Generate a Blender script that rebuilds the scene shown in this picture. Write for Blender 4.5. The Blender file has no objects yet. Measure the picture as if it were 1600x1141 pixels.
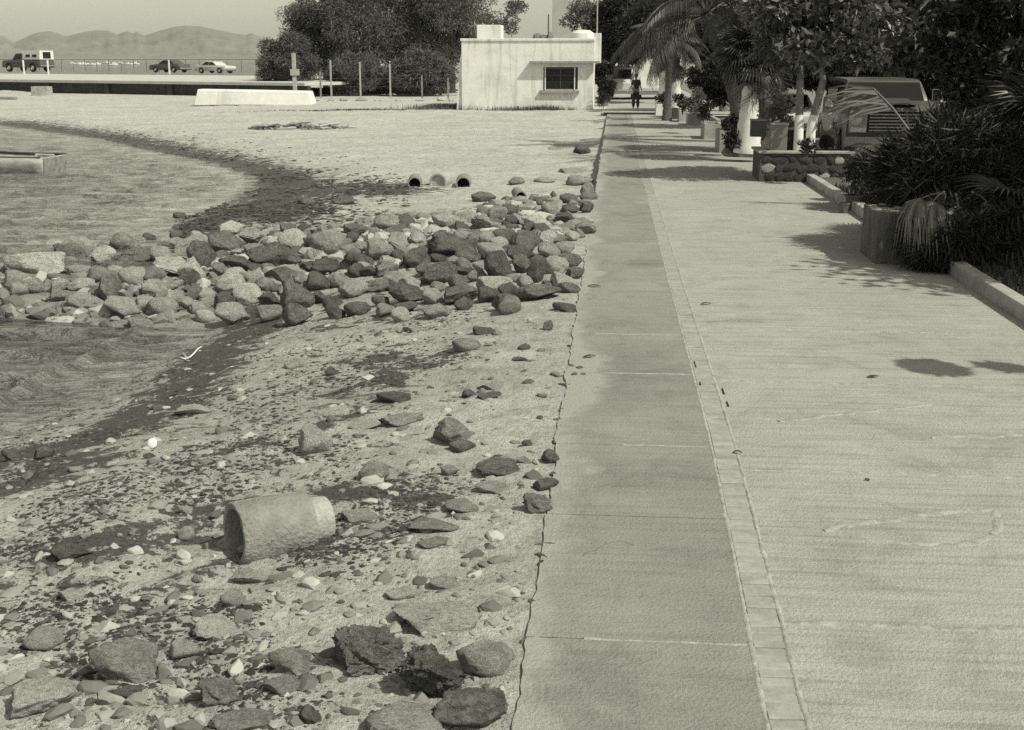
import bpy, bmesh, math, random
import numpy as np
from mathutils import Vector, Matrix, Euler
R = math.radians
sc = bpy.context.scene
col = sc.collection
# ---------------------------------------------------------------- camera, sky, sun, exposure
F, CX, CY, HOR, CAMH = 1900.0, 800.0, 570.5, 92.0, 2.4
PITCH = math.atan((CY - HOR) / F)
YAW = math.atan(162.0 / F * math.cos(PITCH))
cam = bpy.data.cameras.new('camera'); co = bpy.data.objects.new('camera', cam); col.objects.link(co)
co.location = (0, 0, CAMH); co.rotation_euler = (math.pi / 2 - PITCH, 0, YAW)
cam.sensor_width = 36; cam.lens = 36 * F / 1600; cam.clip_start = 0.1; cam.clip_end = 20000
sc.camera = co
SUN = Vector((0.57, -0.33, 0.75)).normalized()
TINT = (1.0, 0.985, 0.79)
w = bpy.data.worlds.new("World"); sc.world = w; w.use_nodes = True
nt = w.node_tree; nt.nodes.clear()
sky = nt.nodes.new('ShaderNodeTexSky'); sky.sky_type = 'NISHITA'; sky.sun_disc = False
sky.sun_elevation = math.asin(SUN.z); sky.sun_rotation = math.atan2(SUN.x, SUN.y)
sky.air_density = 1.0; sky.dust_density = 1.0; sky.altitude = 0
bw = nt.nodes.new('ShaderNodeVectorMath'); bw.operation = 'DOT_PRODUCT'; bw.inputs[1].default_value = (.15, .25, .75)   # blue-sensitive black-and-white film
tn = nt.nodes.new('ShaderNodeVectorMath'); tn.operation = 'SCALE'
tn.inputs[0].default_value = TINT
bgn = nt.nodes.new('ShaderNodeBackground'); bgn.inputs['Strength'].default_value = 0.112
wo = nt.nodes.new('ShaderNodeOutputWorld')
nt.links.new(sky.outputs[0], bw.inputs[0]); nt.links.new(bw.outputs['Value'], tn.inputs['Scale'])
nt.links.new(tn.outputs[0], bgn.inputs['Color']); nt.links.new(bgn.outputs[0], wo.inputs['Surface'])
sl = bpy.data.lights.new('sun', 'SUN'); sl.energy = 4.35; sl.angle = R(0.5); sl.color = (1.0, 0.985, 0.79)
so = bpy.data.objects.new('sun', sl); col.objects.link(so)
so.rotation_euler = SUN.to_track_quat('Z', 'Y').to_euler(); so.location = (20, -10, 30)
sc.view_settings.view_transform = 'Standard'; sc.view_settings.look = 'None'
sc.view_settings.gamma = 1; sc.view_settings.use_curve_mapping = False
sc.view_settings.exposure = -0.08
sc.render.filter_size = 1.6; sc.cycles.use_denoising = False   # keep the film-like grain
sc.cycles.sample_clamp_indirect = 2.0; sc.cycles.sample_clamp_direct = 4.0; sc.cycles.caustics_reflective = False; sc.cycles.caustics_refractive = False
sc.cycles.max_bounces = 6; sc.cycles.transparent_max_bounces = 6

# ---------------------------------------------------------------- projection helpers
RM = co.rotation_euler.to_matrix()
def ray(px, py): return RM @ Vector(((px - CX) / F, -(py - CY) / F, -1.0))
def at(px, py, z=0.0):
    d = ray(px, py); t = (z - CAMH) / d.z; return Vector((d.x * t, d.y * t, z))
def atY(px, py, Y):
    d = ray(px, py); t = Y / d.y; return Vector((d.x * t, Y, CAMH + d.z * t))
FWD = RM @ Vector((0, 0, -1))
def ppm(p): return F / max(0.1, (Vector(p) - Vector((0, 0, CAMH))).dot(FWD))

# ---------------------------------------------------------------- noise
_rng = np.random.RandomState(7); _P = _rng.rand(512, 512)
def vnoise(x, y):
    xi = np.floor(x).astype(int); yi = np.floor(y).astype(int); fx = x - xi; fy = y - yi
    fx = fx * fx * (3 - 2 * fx); fy = fy * fy * (3 - 2 * fy)
    a = _P[xi & 511, yi & 511]; b = _P[(xi + 1) & 511, yi & 511]; c = _P[xi & 511, (yi + 1) & 511]; d = _P[(xi + 1) & 511, (yi + 1) & 511]
    return (a * (1 - fx) + b * fx) * (1 - fy) + (c * (1 - fx) + d * fx) * fy
def fbm(x, y, o=4):
    s = 0; a = .5; t = 0
    for i in range(o):
        s = s + a * vnoise(x * 2 ** i + 17.3 * i, y * 2 ** i + 5.1 * i); t += a; a *= .5
    return s / t
def sstep(a, b, x):
    t = np.clip((x - a) / (b - a), 0, 1); return t * t * (3 - 2 * t)
def polydist(x, y, pts, closed=False):
    best = np.full(np.shape(x), 1e9); P = list(pts) + ([pts[0]] if closed else [])
    for (ax, ay), (bx, by) in zip(P[:-1], P[1:]):
        dx, dy = bx - ax, by - ay; L = dx * dx + dy * dy + 1e-12
        t = np.clip(((x - ax) * dx + (y - ay) * dy) / L, 0, 1)
        best = np.minimum(best, np.hypot(x - ax - t * dx, y - ay - t * dy))
    return best
def inpoly(x, y, pts):
    ins = np.zeros(np.shape(x), bool); n = len(pts)
    for i in range(n):
        (ax, ay), (bx, by) = pts[i], pts[(i + 1) % n]
        c = ((ay > y) != (by > y)) & (x < (bx - ax) * (y - ay) / ((by - ay) if by != ay else 1e-9) + ax)
        ins ^= c
    return ins

# ---------------------------------------------------------------- object helpers
def tag(o, label=None, cat=None, group=None, kind=None):
    if label: o['label'] = label
    if cat: o['category'] = cat
    if group: o['group'] = group
    if kind: o['kind'] = kind
    return o
def empty(name, loc=(0, 0, 0), rz=0.0, label=None, cat=None, group=None, kind=None, scale=None):
    o = bpy.data.objects.new(name, None); col.objects.link(o); o.location = loc; o.rotation_euler = (0, 0, rz)
    o.empty_display_size = .1
    if scale: o.scale = (scale,) * 3
    return tag(o, label, cat, group, kind)
def link(name, me, mat=None, parent=None, loc=None, rot=None, scale=None):
    o = bpy.data.objects.new(name, me); col.objects.link(o)
    if mat and (not me.materials): me.materials.append(mat)
    if parent: o.parent = parent
    if loc is not None: o.location = loc
    if rot is not None: o.rotation_euler = rot
    if scale is not None: o.scale = scale
    return o
def np_mesh(name, verts, faces, smooth=False):
    """verts (n,3); faces (m,k) all of one size"""
    verts = np.asarray(verts, np.float32); faces = np.asarray(faces, np.int32)
    me = bpy.data.meshes.new(name); me.vertices.add(len(verts)); me.vertices.foreach_set('co', verts.ravel())
    k = faces.shape[1]; m = len(faces)
    me.loops.add(m * k); me.loops.foreach_set('vertex_index', faces.ravel())
    me.polygons.add(m); me.polygons.foreach_set('loop_start', np.arange(0, m * k, k, dtype=np.int32))
    me.polygons.foreach_set('loop_total', np.full(m, k, np.int32))
    me.polygons.foreach_set('use_smooth', np.full(m, smooth, bool))
    me.update(calc_edges=True); me.validate(); return me
class MB:
    def __init__(s): s.v = []; s.f = []
    def add(s, vs, fs):
        n = len(s.v); s.v += [tuple(v) for v in vs]; s.f += [tuple(i + n for i in f) for f in fs]; return s
    def box(s, x0, x1, y0, y1, z0, z1):
        return s.add([(x0, y0, z0), (x1, y0, z0), (x1, y1, z0), (x0, y1, z0), (x0, y0, z1), (x1, y0, z1), (x1, y1, z1), (x0, y1, z1)],
                     [(0, 3, 2, 1), (4, 5, 6, 7), (0, 1, 5, 4), (1, 2, 6, 5), (2, 3, 7, 6), (3, 0, 4, 7)])
    def tube(s, pts, rad, n=8, cap=True):
        pts = [Vector(p) for p in pts]
        if not hasattr(rad, '__len__'): rad = [rad] * len(pts)
        base = len(s.v); up = Vector((0, 0, 1)); prev = None
        for i, p in enumerate(pts):
            d = (pts[min(i + 1, len(pts) - 1)] - pts[max(i - 1, 0)]).normalized()
            a = (prev - d * prev.dot(d)) if prev is not None else d.cross(up if abs(d.z) < .9 else Vector((1, 0, 0)))
            a.normalize(); prev = a; b = d.cross(a)
            for k in range(n):
                t = 2 * math.pi * k / n; s.v.append(tuple(p + (a * math.cos(t) + b * math.sin(t)) * rad[i]))
        for i in range(len(pts) - 1):
            for k in range(n):
                s.f.append((base + i * n + k, base + i * n + (k + 1) % n, base + (i + 1) * n + (k + 1) % n, base + (i + 1) * n + k))
        if cap:
            s.f.append(tuple(base + k for k in reversed(range(n)))); s.f.append(tuple(base + (len(pts) - 1) * n + k for k in range(n)))
        return s
    def lathe(s, prof, n=24, M=None):
        """prof: (r, z) list round the z axis, closed loop when first==last"""
        base = len(s.v)
        for r, z in prof:
            for k in range(n):
                t = 2 * math.pi * k / n; p = Vector((r * math.cos(t), r * math.sin(t), z))
                s.v.append(tuple(M @ p if M else p))
        for i in range(len(prof) - 1):
            for k in range(n):
                s.f.append((base + i * n + k, base + i * n + (k + 1) % n, base + (i + 1) * n + (k + 1) % n, base + (i + 1) * n + k))
        return s
    def prism(s, poly, y0, y1, inset=0.0):
        """poly in (x,z), extruded along y; inset shrinks nothing, just a plain prism"""
        n = len(poly); vs = [(x, y0, z) for x, z in poly] + [(x, y1, z) for x, z in poly]
        fs = [tuple(range(n)), tuple(reversed(range(n, 2 * n)))] + [(i, i + n, (i + 1) % n + n, (i + 1) % n) for i in range(n)]
        return s.add(vs, fs)
    def mesh(s, name, smooth=False, bevel=0.0, seg=2, angle=40):
        me = bpy.data.meshes.new(name); me.from_pydata(s.v, [], s.f)
        bm = bmesh.new(); bm.from_mesh(me); bmesh.ops.recalc_face_normals(bm, faces=bm.faces)
        if bevel:
            es = [e for e in bm.edges if len(e.link_faces) == 2 and e.calc_face_angle(0) > R(30)]
            bmesh.ops.bevel(bm, geom=es, offset=bevel, segments=seg, profile=.5, affect='EDGES', clamp_overlap=True)
        for f in bm.faces: f.smooth = smooth
        if smooth:
            for e in bm.edges:
                if len(e.link_faces) == 2 and e.calc_face_angle(0) > R(angle): e.smooth = False
        bm.to_mesh(me); bm.free(); return me
    def build(s, name, mat, parent=None, smooth=False, bevel=0.0, seg=2, loc=None, rot=None):
        return link(name, s.mesh(name, smooth, bevel, seg), mat, parent, loc, rot)
def copy_tree(o, parent=None):
    c = o.copy(); col.objects.link(c); c.parent = parent
    for ch in list(o.children): copy_tree(ch, c)
    return c

# ---------------------------------------------------------------- materials (all grey: the light carries the print's tone)
def g(v): return (v, v, v, 1)
def nmat(name):
    m = bpy.data.materials.new(name); m.use_nodes = True; n = m.node_tree
    return m, n, n.nodes['Principled BSDF']
def N(n, t, **kw):
    x = n.nodes.new(t)
    for k, v in kw.items(): setattr(x, k, v)
    return x
def noise(n, vec, scale, detail=5, rough=.6, dist=0):
    x = n.nodes.new('ShaderNodeTexNoise'); x.inputs['Scale'].default_value = scale; x.inputs['Detail'].default_value = detail
    x.inputs['Roughness'].default_value = rough; x.inputs['Distortion'].default_value = dist; n.links.new(vec, x.inputs['Vector']); return x.outputs['Fac']
def ramp(n, fac, stops, interp='LINEAR'):
    x = n.nodes.new('ShaderNodeValToRGB'); x.color_ramp.interpolation = interp; e = x.color_ramp.elements
    while len(e) < len(stops): e.new(.5)
    for i, (p, v) in enumerate(stops): e[i].position = p; e[i].color = g(v)
    n.links.new(fac, x.inputs['Fac']); return x.outputs['Color']
def mixc(n, fac, a, b, bt='MIX'):
    x = n.nodes.new('ShaderNodeMix'); x.data_type = 'RGBA'; x.blend_type = bt
    for k, v in ((0, fac), (6, a), (7, b)):
        if isinstance(v, (int, float)): x.inputs[k].default_value = v if k == 0 else g(v)
        else: n.links.new(v, x.inputs[k])
    return x.outputs[2]
def mth(n, op, a, b=None):
    x = n.nodes.new('ShaderNodeMath'); x.operation = op
    for i, v in enumerate((a, b)):
        if v is None: continue
        if isinstance(v, (int, float)): x.inputs[i].default_value = v
        else: n.links.new(v, x.inputs[i])
    return x.outputs[0]
def bump(n, bs, h, strength, dist=.02):
    b = n.nodes.new('ShaderNodeBump'); b.inputs['Strength'].default_value = strength; b.inputs['Distance'].default_value = dist
    n.links.new(h, b.inputs['Height']); n.links.new(b.outputs[0], bs.inputs['Normal'])
def coords(n, rnd=True, scale=None):
    tc = n.nodes.new('ShaderNodeTexCoord'); v = tc.outputs['Object']
    if rnd:
        oi = n.nodes.new('ShaderNodeObjectInfo'); s = mth(n, 'MULTIPLY', oi.outputs['Random'], 50.0)
        a = n.nodes.new('ShaderNodeVectorMath'); a.operation = 'ADD'; n.links.new(v, a.inputs[0]); n.links.new(s, a.inputs[1]); v = a.outputs[0]
    if scale:
        mp = n.nodes.new('ShaderNodeMapping'); mp.inputs['Scale'].default_value = scale; n.links.new(v, mp.inputs[0]); v = mp.outputs[0]
    return v
def mat(name, v, var=.3, scale=6, rough=.85, bmp=.3, bdist=.01, rnd=0.0, metal=0, spec=.3, stretch=None, fine=6):
    m, n, bs = nmat(name); vec = coords(n, True, stretch)
    f1 = noise(n, vec, scale); f2 = noise(n, vec, scale * fine, 4)
    c = ramp(n, f1, [(.3, v * (1 - var)), (.7, v * (1 + var))])
    c = mixc(n, .5, c, ramp(n, f2, [(.35, 1 - var * .9), (.65, 1 + var * .4)]), 'MULTIPLY')
    if rnd:
        oi = n.nodes.new('ShaderNodeObjectInfo'); c = mixc(n, 1.0, c, ramp(n, oi.outputs['Random'], [(0, 1 - rnd), (1, 1 + rnd)]), 'MULTIPLY')
    n.links.new(c, bs.inputs['Base Color']); bs.inputs['Roughness'].default_value = rough; bs.inputs['Metallic'].default_value = metal
    bs.inputs['Specular IOR Level'].default_value = spec
    if bmp: bump(n, bs, f2, bmp, bdist)
    return m
def leafmat(name, v, var=.4, trans=.25, rough=.5):
    m, n, bs = nmat(name); geo = n.nodes.new('ShaderNodeNewGeometry')
    c = ramp(n, geo.outputs['Random Per Island'], [(0, v * (1 - var)), (1, v * (1 + var))])
    n.links.new(c, bs.inputs['Base Color']); bs.inputs['Roughness'].default_value = rough; bs.inputs['Specular IOR Level'].default_value = .35
    tr = n.nodes.new('ShaderNodeBsdfTranslucent'); n.links.new(c, tr.inputs['Color'])
    mx = n.nodes.new('ShaderNodeMixShader'); mx.inputs[0].default_value = trans
    out = [x for x in n.nodes if x.type == 'OUTPUT_MATERIAL'][0]
    n.links.new(bs.outputs[0], mx.inputs[1]); n.links.new(tr.outputs[0], mx.inputs[2]); n.links.new(mx.outputs[0], out.inputs['Surface'])
    return m
def rockmat(name, v, var, speck, bmp, rnd=.22, patch=0.0):
    m, n, bs = nmat(name); vec = coords(n)
    f1 = noise(n, vec, 1.6, 6, .6, .4); f2 = noise(n, vec, 7, 7, .75, .3); f3 = noise(n, vec, 26, 4, .75)
    c = ramp(n, f1, [(.32, v * (1 - var)), (.5, v), (.68, v * (1 + var))])
    c = mixc(n, .9, c, ramp(n, f2, [(.32, .45), (.5, 1), (.68, 1.45)]), 'MULTIPLY'); c = mixc(n, .7, c, ramp(n, f3, [(.35, .6), (.65, 1.3)]), 'MULTIPLY')
    if speck: c = mixc(n, ramp(n, f3, [(.5, 0), (.64, speck)]), c, min(.5, v * 3.2))
    if patch: c = mixc(n, ramp(n, noise(n, vec, 2.3, 4, .5), [(.53, 0), (.6, patch)]), c, .42)
    oi = n.nodes.new('ShaderNodeObjectInfo'); c = mixc(n, 1.0, c, ramp(n, oi.outputs['Random'], [(0, 1 - rnd), (1, 1 + rnd)]), 'MULTIPLY')
    n.links.new(c, bs.inputs['Base Color']); bs.inputs['Roughness'].default_value = .85; bs.inputs['Specular IOR Level'].default_value = .25
    h = mth(n, 'ADD', f2, mth(n, 'MULTIPLY', f3, .5)); bump(n, bs, h, min(1, bmp * 1.6), .12); return m
M = {}
M['rock_pale'] = rockmat('rock_pale', .54, .2, .25, .5)
M['rock_grey'] = rockmat('rock_grey', .39, .3, .3, .5)
M['rock_dark'] = rockmat('rock_dark', .245, .35, .3, .6)
M['rock_black'] = rockmat('rock_black', .09, .4, .3, .6)
M['rock_lava'] = rockmat('rock_lava', .28, .5, 1.0, 1.0)
M['rock_split'] = rockmat('rock_split', .26, .3, .2, .6, .1, .9)
M['pipe'] = mat('pipe_concrete', .27, .25, 6, .95, 1.0, .02)
M['pipe_pale'] = mat('pipe_collar_concrete', .40, .25, 9, .9, .9, .015)
M['white_paint'] = mat('white_paint', .74, .07, 2.5, .7, .12, .004)
M['limewash'] = mat('limewash', .78, .1, 5, .9, .4, .01)
M['stucco'] = None
M['planter'] = mat('planter_concrete', .36, .25, 4, .9, .5, .01, .1)
M['planter_dark'] = mat('planter_rough_render', .13, .5, 7, .9, .8, .02, stretch=(1, 1, .25))
M['soil'] = mat('bed_soil', .13, .4, 8, .95, .9, .03)
M['asphalt'] = mat('road_asphalt', .2, .15, 1.5, .9, .3, .01)
M['bark'] = mat('bark', .16, .4, 8, .9, .9, .02, stretch=(1, 1, .25))
M['bark_pale'] = mat('bark_pale', .25, .4, 8, .9, .9, .02, stretch=(1, 1, .25))
M['palmtrunk'] = mat('palm_trunk', .15, .5, 9, .95, 1, .03, stretch=(1, 1, 2.5))
M['wood'] = mat('weathered_wood', .24, .35, 6, .85, .6, .01, stretch=(.3, 1, 1))
M['wood_pale'] = mat('pale_post_concrete', .4, .2, 6, .85, .4, .01)
M['dark_metal'] = mat('dark_metal', .05, .2, 5, .5, .1, .002, spec=.5)
M['black'] = mat('rubber', .025, .2, 8, .75, .2, .004)
M['glass'] = mat('dark_glass', .02, .1, 2, .06, 0, spec=.3)
M['chrome'] = mat('chrome', .6, .08, 5, .2, 0, metal=1)
M['pale_metal'] = mat('pale_metal_trim', .45, .15, 8, .35, .1, .002, spec=.6); M['hull_grey'] = mat('stained_hull', .38, .35, 3, .7, .2, .004, stretch=(1, 1, 3))
M['lamp_glass'] = mat('lamp_glass', .8, .08, 20, .35, .2, spec=.7)
M['car_dark'] = mat('car_paint_dark', .09, .1, 2, .3, 0, spec=.6)
M['car_mid'] = mat('car_paint_mid', .09, .1, 2, .3, 0, spec=.6)
M['car_pale'] = mat('car_paint_pale', .55, .06, 2, .3, 0, spec=.6)
M['skin'] = mat('skin', .22, .08, 9, .6, .1, .002)
M['hair'] = mat('hair', .03, .2, 30, .6, .3, .003)
M['cloth_white'] = mat('cloth_white', .68, .08, 12, .9, .4, .01)
M['cloth_dark'] = mat('cloth_dark', .04, .2, 12, .9, .4, .01)
M['leaf_fine'] = leafmat('leaf_feathery', .125, .45, .2)
M['leaf_olive'] = leafmat('leaf_pale_grey', .17, .4, .25)
M['leaf_broad'] = leafmat('leaf_broad', .115, .65, .22, .38)
M['leaf_dark'] = leafmat('leaf_dark', .034, .5, .12, .6)
M['frond'] = leafmat('fan_frond', .05, .4, .15, .4)
M['frond_dry_or_lit'] = leafmat('frond_dry_or_lit', .2, .4, .2, .6)  # pale tone for dry fronds, also painted sunlight on the low palm
M['thatch'] = leafmat('thatch_strands', .2, .5, .15, .7)
M['weed'] = leafmat('seaweed', .05, .5, .0, .6)
M['shell'] = mat('shell', .75, .05, 6, .4, .1, .002)
M['brick'] = mat('band_brick', .325, .2, 5, .9, .7, .008, .07)
M['mortar'] = mat('mortar', .415, .2, 14, .95, .7, .006)
# ---------------------------------------------------------------- shore and ground height
WZ = -0.75
_sp = [(-700, 860), (-300, 770), (0, 692), (60, 670), (130, 634), (190, 600), (245, 566), (300, 541), (338, 515), (330, 480),
       (310, 400), (262, 372), (275, 347), (340, 320), (392, 295), (398, 276), (340, 256), (250, 238), (150, 216), (0, 196), (-300, 172), (-1500, 150), (-4000, 300), (-4000, 2000)]
SHORE = [tuple(at(x, y, WZ)[:2]) for x, y in _sp[:-2]] + [(-140, 40), (-140, -60), (-9, -60), (-6.3, -4)]
SHL = SHORE[:-3]
SEA = [(-33, 121), (-2500, 121 + 900), (-9000, 3000), (-9000, 9000), (9000, 9000), (9000, 6000), (-27.5, 121)]
SEA = [(-33, 119), (-110, 132), (-900, 160), (-9000, 200), (-9000, 9000), (-2400, 9000), (-36, 128)]
_gp = [(-200, 408), (0, 414), (120, 420), (250, 425), (400, 412), (550, 405), (700, 395), (830, 385), (915, 355)]
GROIN = [tuple(at(x, y, -.35)[:2]) for x, y in _gp]
MOUNDS = [(at(100, 146, -.3), 5.0, .55), (at(215, 146, -.2), 5.0, .75), (at(160, 147, -.2), 4, .4), (at(30, 150, -.3), 4, .25)]
PE = -0.335                                           # seaward edge of the promenade
def hgt(x, y):
    x = np.asarray(x, float); y = np.asarray(y, float)
    d = polydist(x, y, SHL); ins = inpoly(x, y, SHORE)
    n1 = fbm(x * .35 + 9, y * .35 + 3, 3) - .5
    land = WZ + np.where(d < 3, .115 * d, .345 + .03 * (d - 3))
    cap = -.12 + .0 * x + .12 * sstep(45, 75, y) + .25 * sstep(10, 40, -x) * sstep(60, 75, y)
    land = np.minimum(land, cap)
    edge = -.012 - .12 * sstep(.3, 2.2, PE - x) - .25 * sstep(2.2, 5, PE - x)
    near = sstep(26, 18, y)
    e2 = np.minimum(-.012, WZ + .24 * d ** .8)
    land = land * (1 - near) + np.minimum(e2, np.maximum(edge, WZ + .1 * d)) * near
    sea = WZ - np.minimum(.10 * d, 1.5)
    z = np.where(ins, sea, land) + n1 * .10 * sstep(.2, 1.5, d) * sstep(0, .5, PE - x)
    z = z + (fbm(x * 2.3, y * 2.3, 4) - .5) * .085 * sstep(0, .4, PE - x) + (fbm(x * 11, y * 11, 3) - .5) * .022 * sstep(40, 15, y)
    gd = polydist(x, y, GROIN); wd = 1.5 + .35 * sstep(8, 25, y) + .6 * sstep(-6, 0, x)
    z = np.where(gd < 2.2, np.maximum(z, WZ - .12 - .25 * sstep(1.2, 2.2, gd)), z)
    z = z + .46 * sstep(wd + .5, .1, gd) * (1 - .15 * sstep(-3, -6, x))
    z = np.where(x < PE + .2, np.minimum(z, -.004), z)
    for c, r, h in MOUNDS: z = z + h * np.exp(-((x - c.x) ** 2 + ((y - c.y) * 1.5) ** 2) / (r * r * .25)) * (.7 + .6 * fbm(x * .9, y * .9, 3))
    flat = sstep(PE + .06, PE + .14, x) * (y < 57)
    z = z * (1 - flat) - .08 * flat
    z = np.where((x > PE) & (y >= 57), -.06, z)
    sea2 = inpoly(x, y, SEA); z = np.where(sea2, -3.0, z)
    back = sstep(100, 125, y) * (~sea2); z = z * (1 - back) + back * (-.1)
    return z
def H(x, y): return float(hgt(np.array([x]), np.array([y]))[0])
def gp(px, py):
    z = -.3
    for _ in range(7):
        p = at(px, py, z); z = .5 * z + .5 * H(p.x, p.y)
    p = at(px, py, z); return Vector((p.x, p.y, H(p.x, p.y)))

# ---------------------------------------------------------------- sand sheet
ys = [-12, -8, -5, -2, 0, 1.2, 2.2, 3.0]
y = 3.5
while y < 60: ys.append(y); y += max(.022, y * .0058)
while y < 9000: ys.append(y); y *= 1.045
ys = np.array(ys)
us = np.concatenate([np.linspace(-40, -1.2, 26)[:-1] if False else -np.geomspace(40, .62, 30)[:-1], np.linspace(-.62, .06, 420), np.linspace(.06, .6, 60)[1:], np.geomspace(.6, 40, 26)[1:]])
YY, UU = np.meshgrid(ys, us, indexing='ij')
DD = np.maximum(YY, 3.0) ; XX = UU * DD
XX = np.clip(XX, -9000, 9000)
ZZ = np.concatenate([hgt(XX[i:i + 60], YY[i:i + 60]) for i in range(0, len(ys), 60)])
nr, nc = XX.shape
idx = np.arange(nr * nc).reshape(nr, nc)
quads = np.stack([idx[:-1, :-1], idx[:-1, 1:], idx[1:, 1:], idx[1:, :-1]], -1).reshape(-1, 4)
me = np_mesh('sand_beach', np.stack([XX, YY, ZZ], -1).reshape(-1, 3), quads, True)
xf, yf = XX.ravel(), YY.ravel()
dsh = np.concatenate([polydist(xf[i:i + 50000], yf[i:i + 50000], SHL) for i in range(0, len(xf), 50000)])
_wp = {'belt': [(-100, 800), (60, 745), (180, 705), (250, 665), (300, 620), (325, 575), (350, 540), (420, 500)],
       'b2': [(0, 790), (120, 745)], 'b3': [(330, 760), (480, 740), (600, 690)], 'b4': [(100, 930), (300, 900), (420, 860), (560, 850), (700, 870)],
       'b5': [(420, 330), (460, 300), (520, 292), (600, 300)], 'b6': [(560, 660), (650, 620), (600, 600)], 'b7': [(200, 1010), (360, 960), (500, 930), (640, 920)],
       'far': [(-300, 180), (0, 192), (150, 212), (260, 234), (345, 252), (410, 268), (460, 290), (420, 315), (350, 340), (300, 362)],
       'g': [(280, 880), (330, 850), (480, 890)], 'k': [(560, 520), (700, 515), (760, 500)]}
WB = {k: [tuple(at(px, py, -.6 if k in ('belt', 'far') else -.4)[:2]) for px, py in v] for k, v in _wp.items()}
def weedmask(x, y):
    wv = np.zeros(np.shape(x))
    for k, (r, a) in {'belt': (.62, .9), 'b2': (.5, .85), 'b3': (.28, .62), 'b4': (.36, .72), 'b5': (1.6, .9), 'b6': (.55, .7), 'b7': (.3, .55), 'far': (1.2, .95), 'g': (.22, .8), 'k': (.7, .55)}.items():
        dd = polydist(x, y, WB[k]); rr = r * np.where(k == 'far', .5 + y / 40, 1.0)
        wv = np.maximum(wv, a * np.exp(-(dd / rr) ** 2))
    wv = np.maximum(wv, .36 * sstep(26, 20, y) * sstep(.6, 1.6, PE - x))
    return wv * sstep(.1, .8, PE - x)
wm = np.concatenate([weedmask(xf[i:i + 50000], yf[i:i + 50000]) for i in range(0, len(xf), 50000)])
a = me.attributes.new('weed', 'FLOAT', 'POINT'); a.data.foreach_set('value', wm.astype(np.float32))
ins = inpoly(xf, yf, SHORE)
wet = np.where(ins, 1, np.exp(-(dsh / .8) ** 2)); wet = np.maximum(wet, .0) * (ys.repeat(nc) < 100)
wet = np.maximum(wet, .35 * sstep(8, 2, dsh) * sstep(26, 18, yf) * (xf < PE))
a = me.attributes.new('wet', 'FLOAT', 'POINT'); a.data.foreach_set('value', wet.astype(np.float32))
m, n, bs = nmat('sand')
tc = n.nodes.new('ShaderNodeTexCoord'); V = tc.outputs['Object']
aw = N(n, 'ShaderNodeAttribute', attribute_name='weed').outputs['Fac']; at2 = N(n, 'ShaderNodeAttribute', attribute_name='wet').outputs['Fac']
n0 = noise(n, V, .5, 4); n1 = noise(n, V, 5, 6, .65); n2 = noise(n, V, 32, 5, .7); n3 = noise(n, V, 130, 2, .6)
mp = n.nodes.new('ShaderNodeMapping'); mp.inputs['Scale'].default_value = (1.0, 1.35, 1); mp.inputs['Rotation'].default_value = (0, 0, R(25)); n.links.new(V, mp.inputs[0])
wn = noise(n, mp.outputs[0], 4.2, 9, .72, .6)
c = ramp(n, n0, [(.3, .46), (.7, .56)])
c = mixc(n, .9, c, ramp(n, n1, [(.3, .66), (.5, 1), (.7, 1.14)]), 'MULTIPLY')
c = mixc(n, .8, c, ramp(n, n2, [(.30, .38), (.44, .92), (.7, 1.2)]), 'MULTIPLY')
mq = n.nodes.new('ShaderNodeMapping'); mq.inputs['Scale'].default_value = (.12, .9, 1); mq.inputs['Rotation'].default_value = (0, 0, R(-12)); n.links.new(V, mq.inputs[0])
c = mixc(n, .8, c, ramp(n, noise(n, mq.outputs[0], 1.6, 6, .65, .4), [(.34, .84), (.5, 1), (.66, 1.07)]), 'MULTIPLY')
c = mixc(n, .6, c, ramp(n, n3, [(.3, .6), (.5, 1.0), (.75, 1.15)]), 'MULTIPLY')
th = mth(n, 'ADD', mth(n, 'SUBTRACT', mth(n, 'MULTIPLY', aw, .34), .83), mth(n, 'ADD', wn, mth(n, 'MULTIPLY', n2, .28)))
wf = ramp(n, th, [(.0, 0), (.035, .9)])
c = mixc(n, mth(n, 'MULTIPLY', at2, .75), c, mixc(n, 1.0, c, .5, 'MULTIPLY'))
c = mixc(n, wf, c, ramp(n, n2, [(.35, .025), (.65, .085)]))
n.links.new(c, bs.inputs['Base Color']); bs.inputs['Specular IOR Level'].default_value = .25
rr = mth(n, 'SUBTRACT', .95, mth(n, 'MULTIPLY', at2, .62)); n.links.new(rr, bs.inputs['Roughness'])
hb = mth(n, 'ADD', mth(n, 'ADD', mth(n, 'MULTIPLY', n1, 1.2), n2), mth(n, 'ADD', mth(n, 'MULTIPLY', n3, .35), mth(n, 'MULTIPLY', wf, .35)))
bump(n, bs, hb, .9, .035)
M['sand'] = m
o = link('sand_beach', me, m); tag(o, kind='structure')

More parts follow.
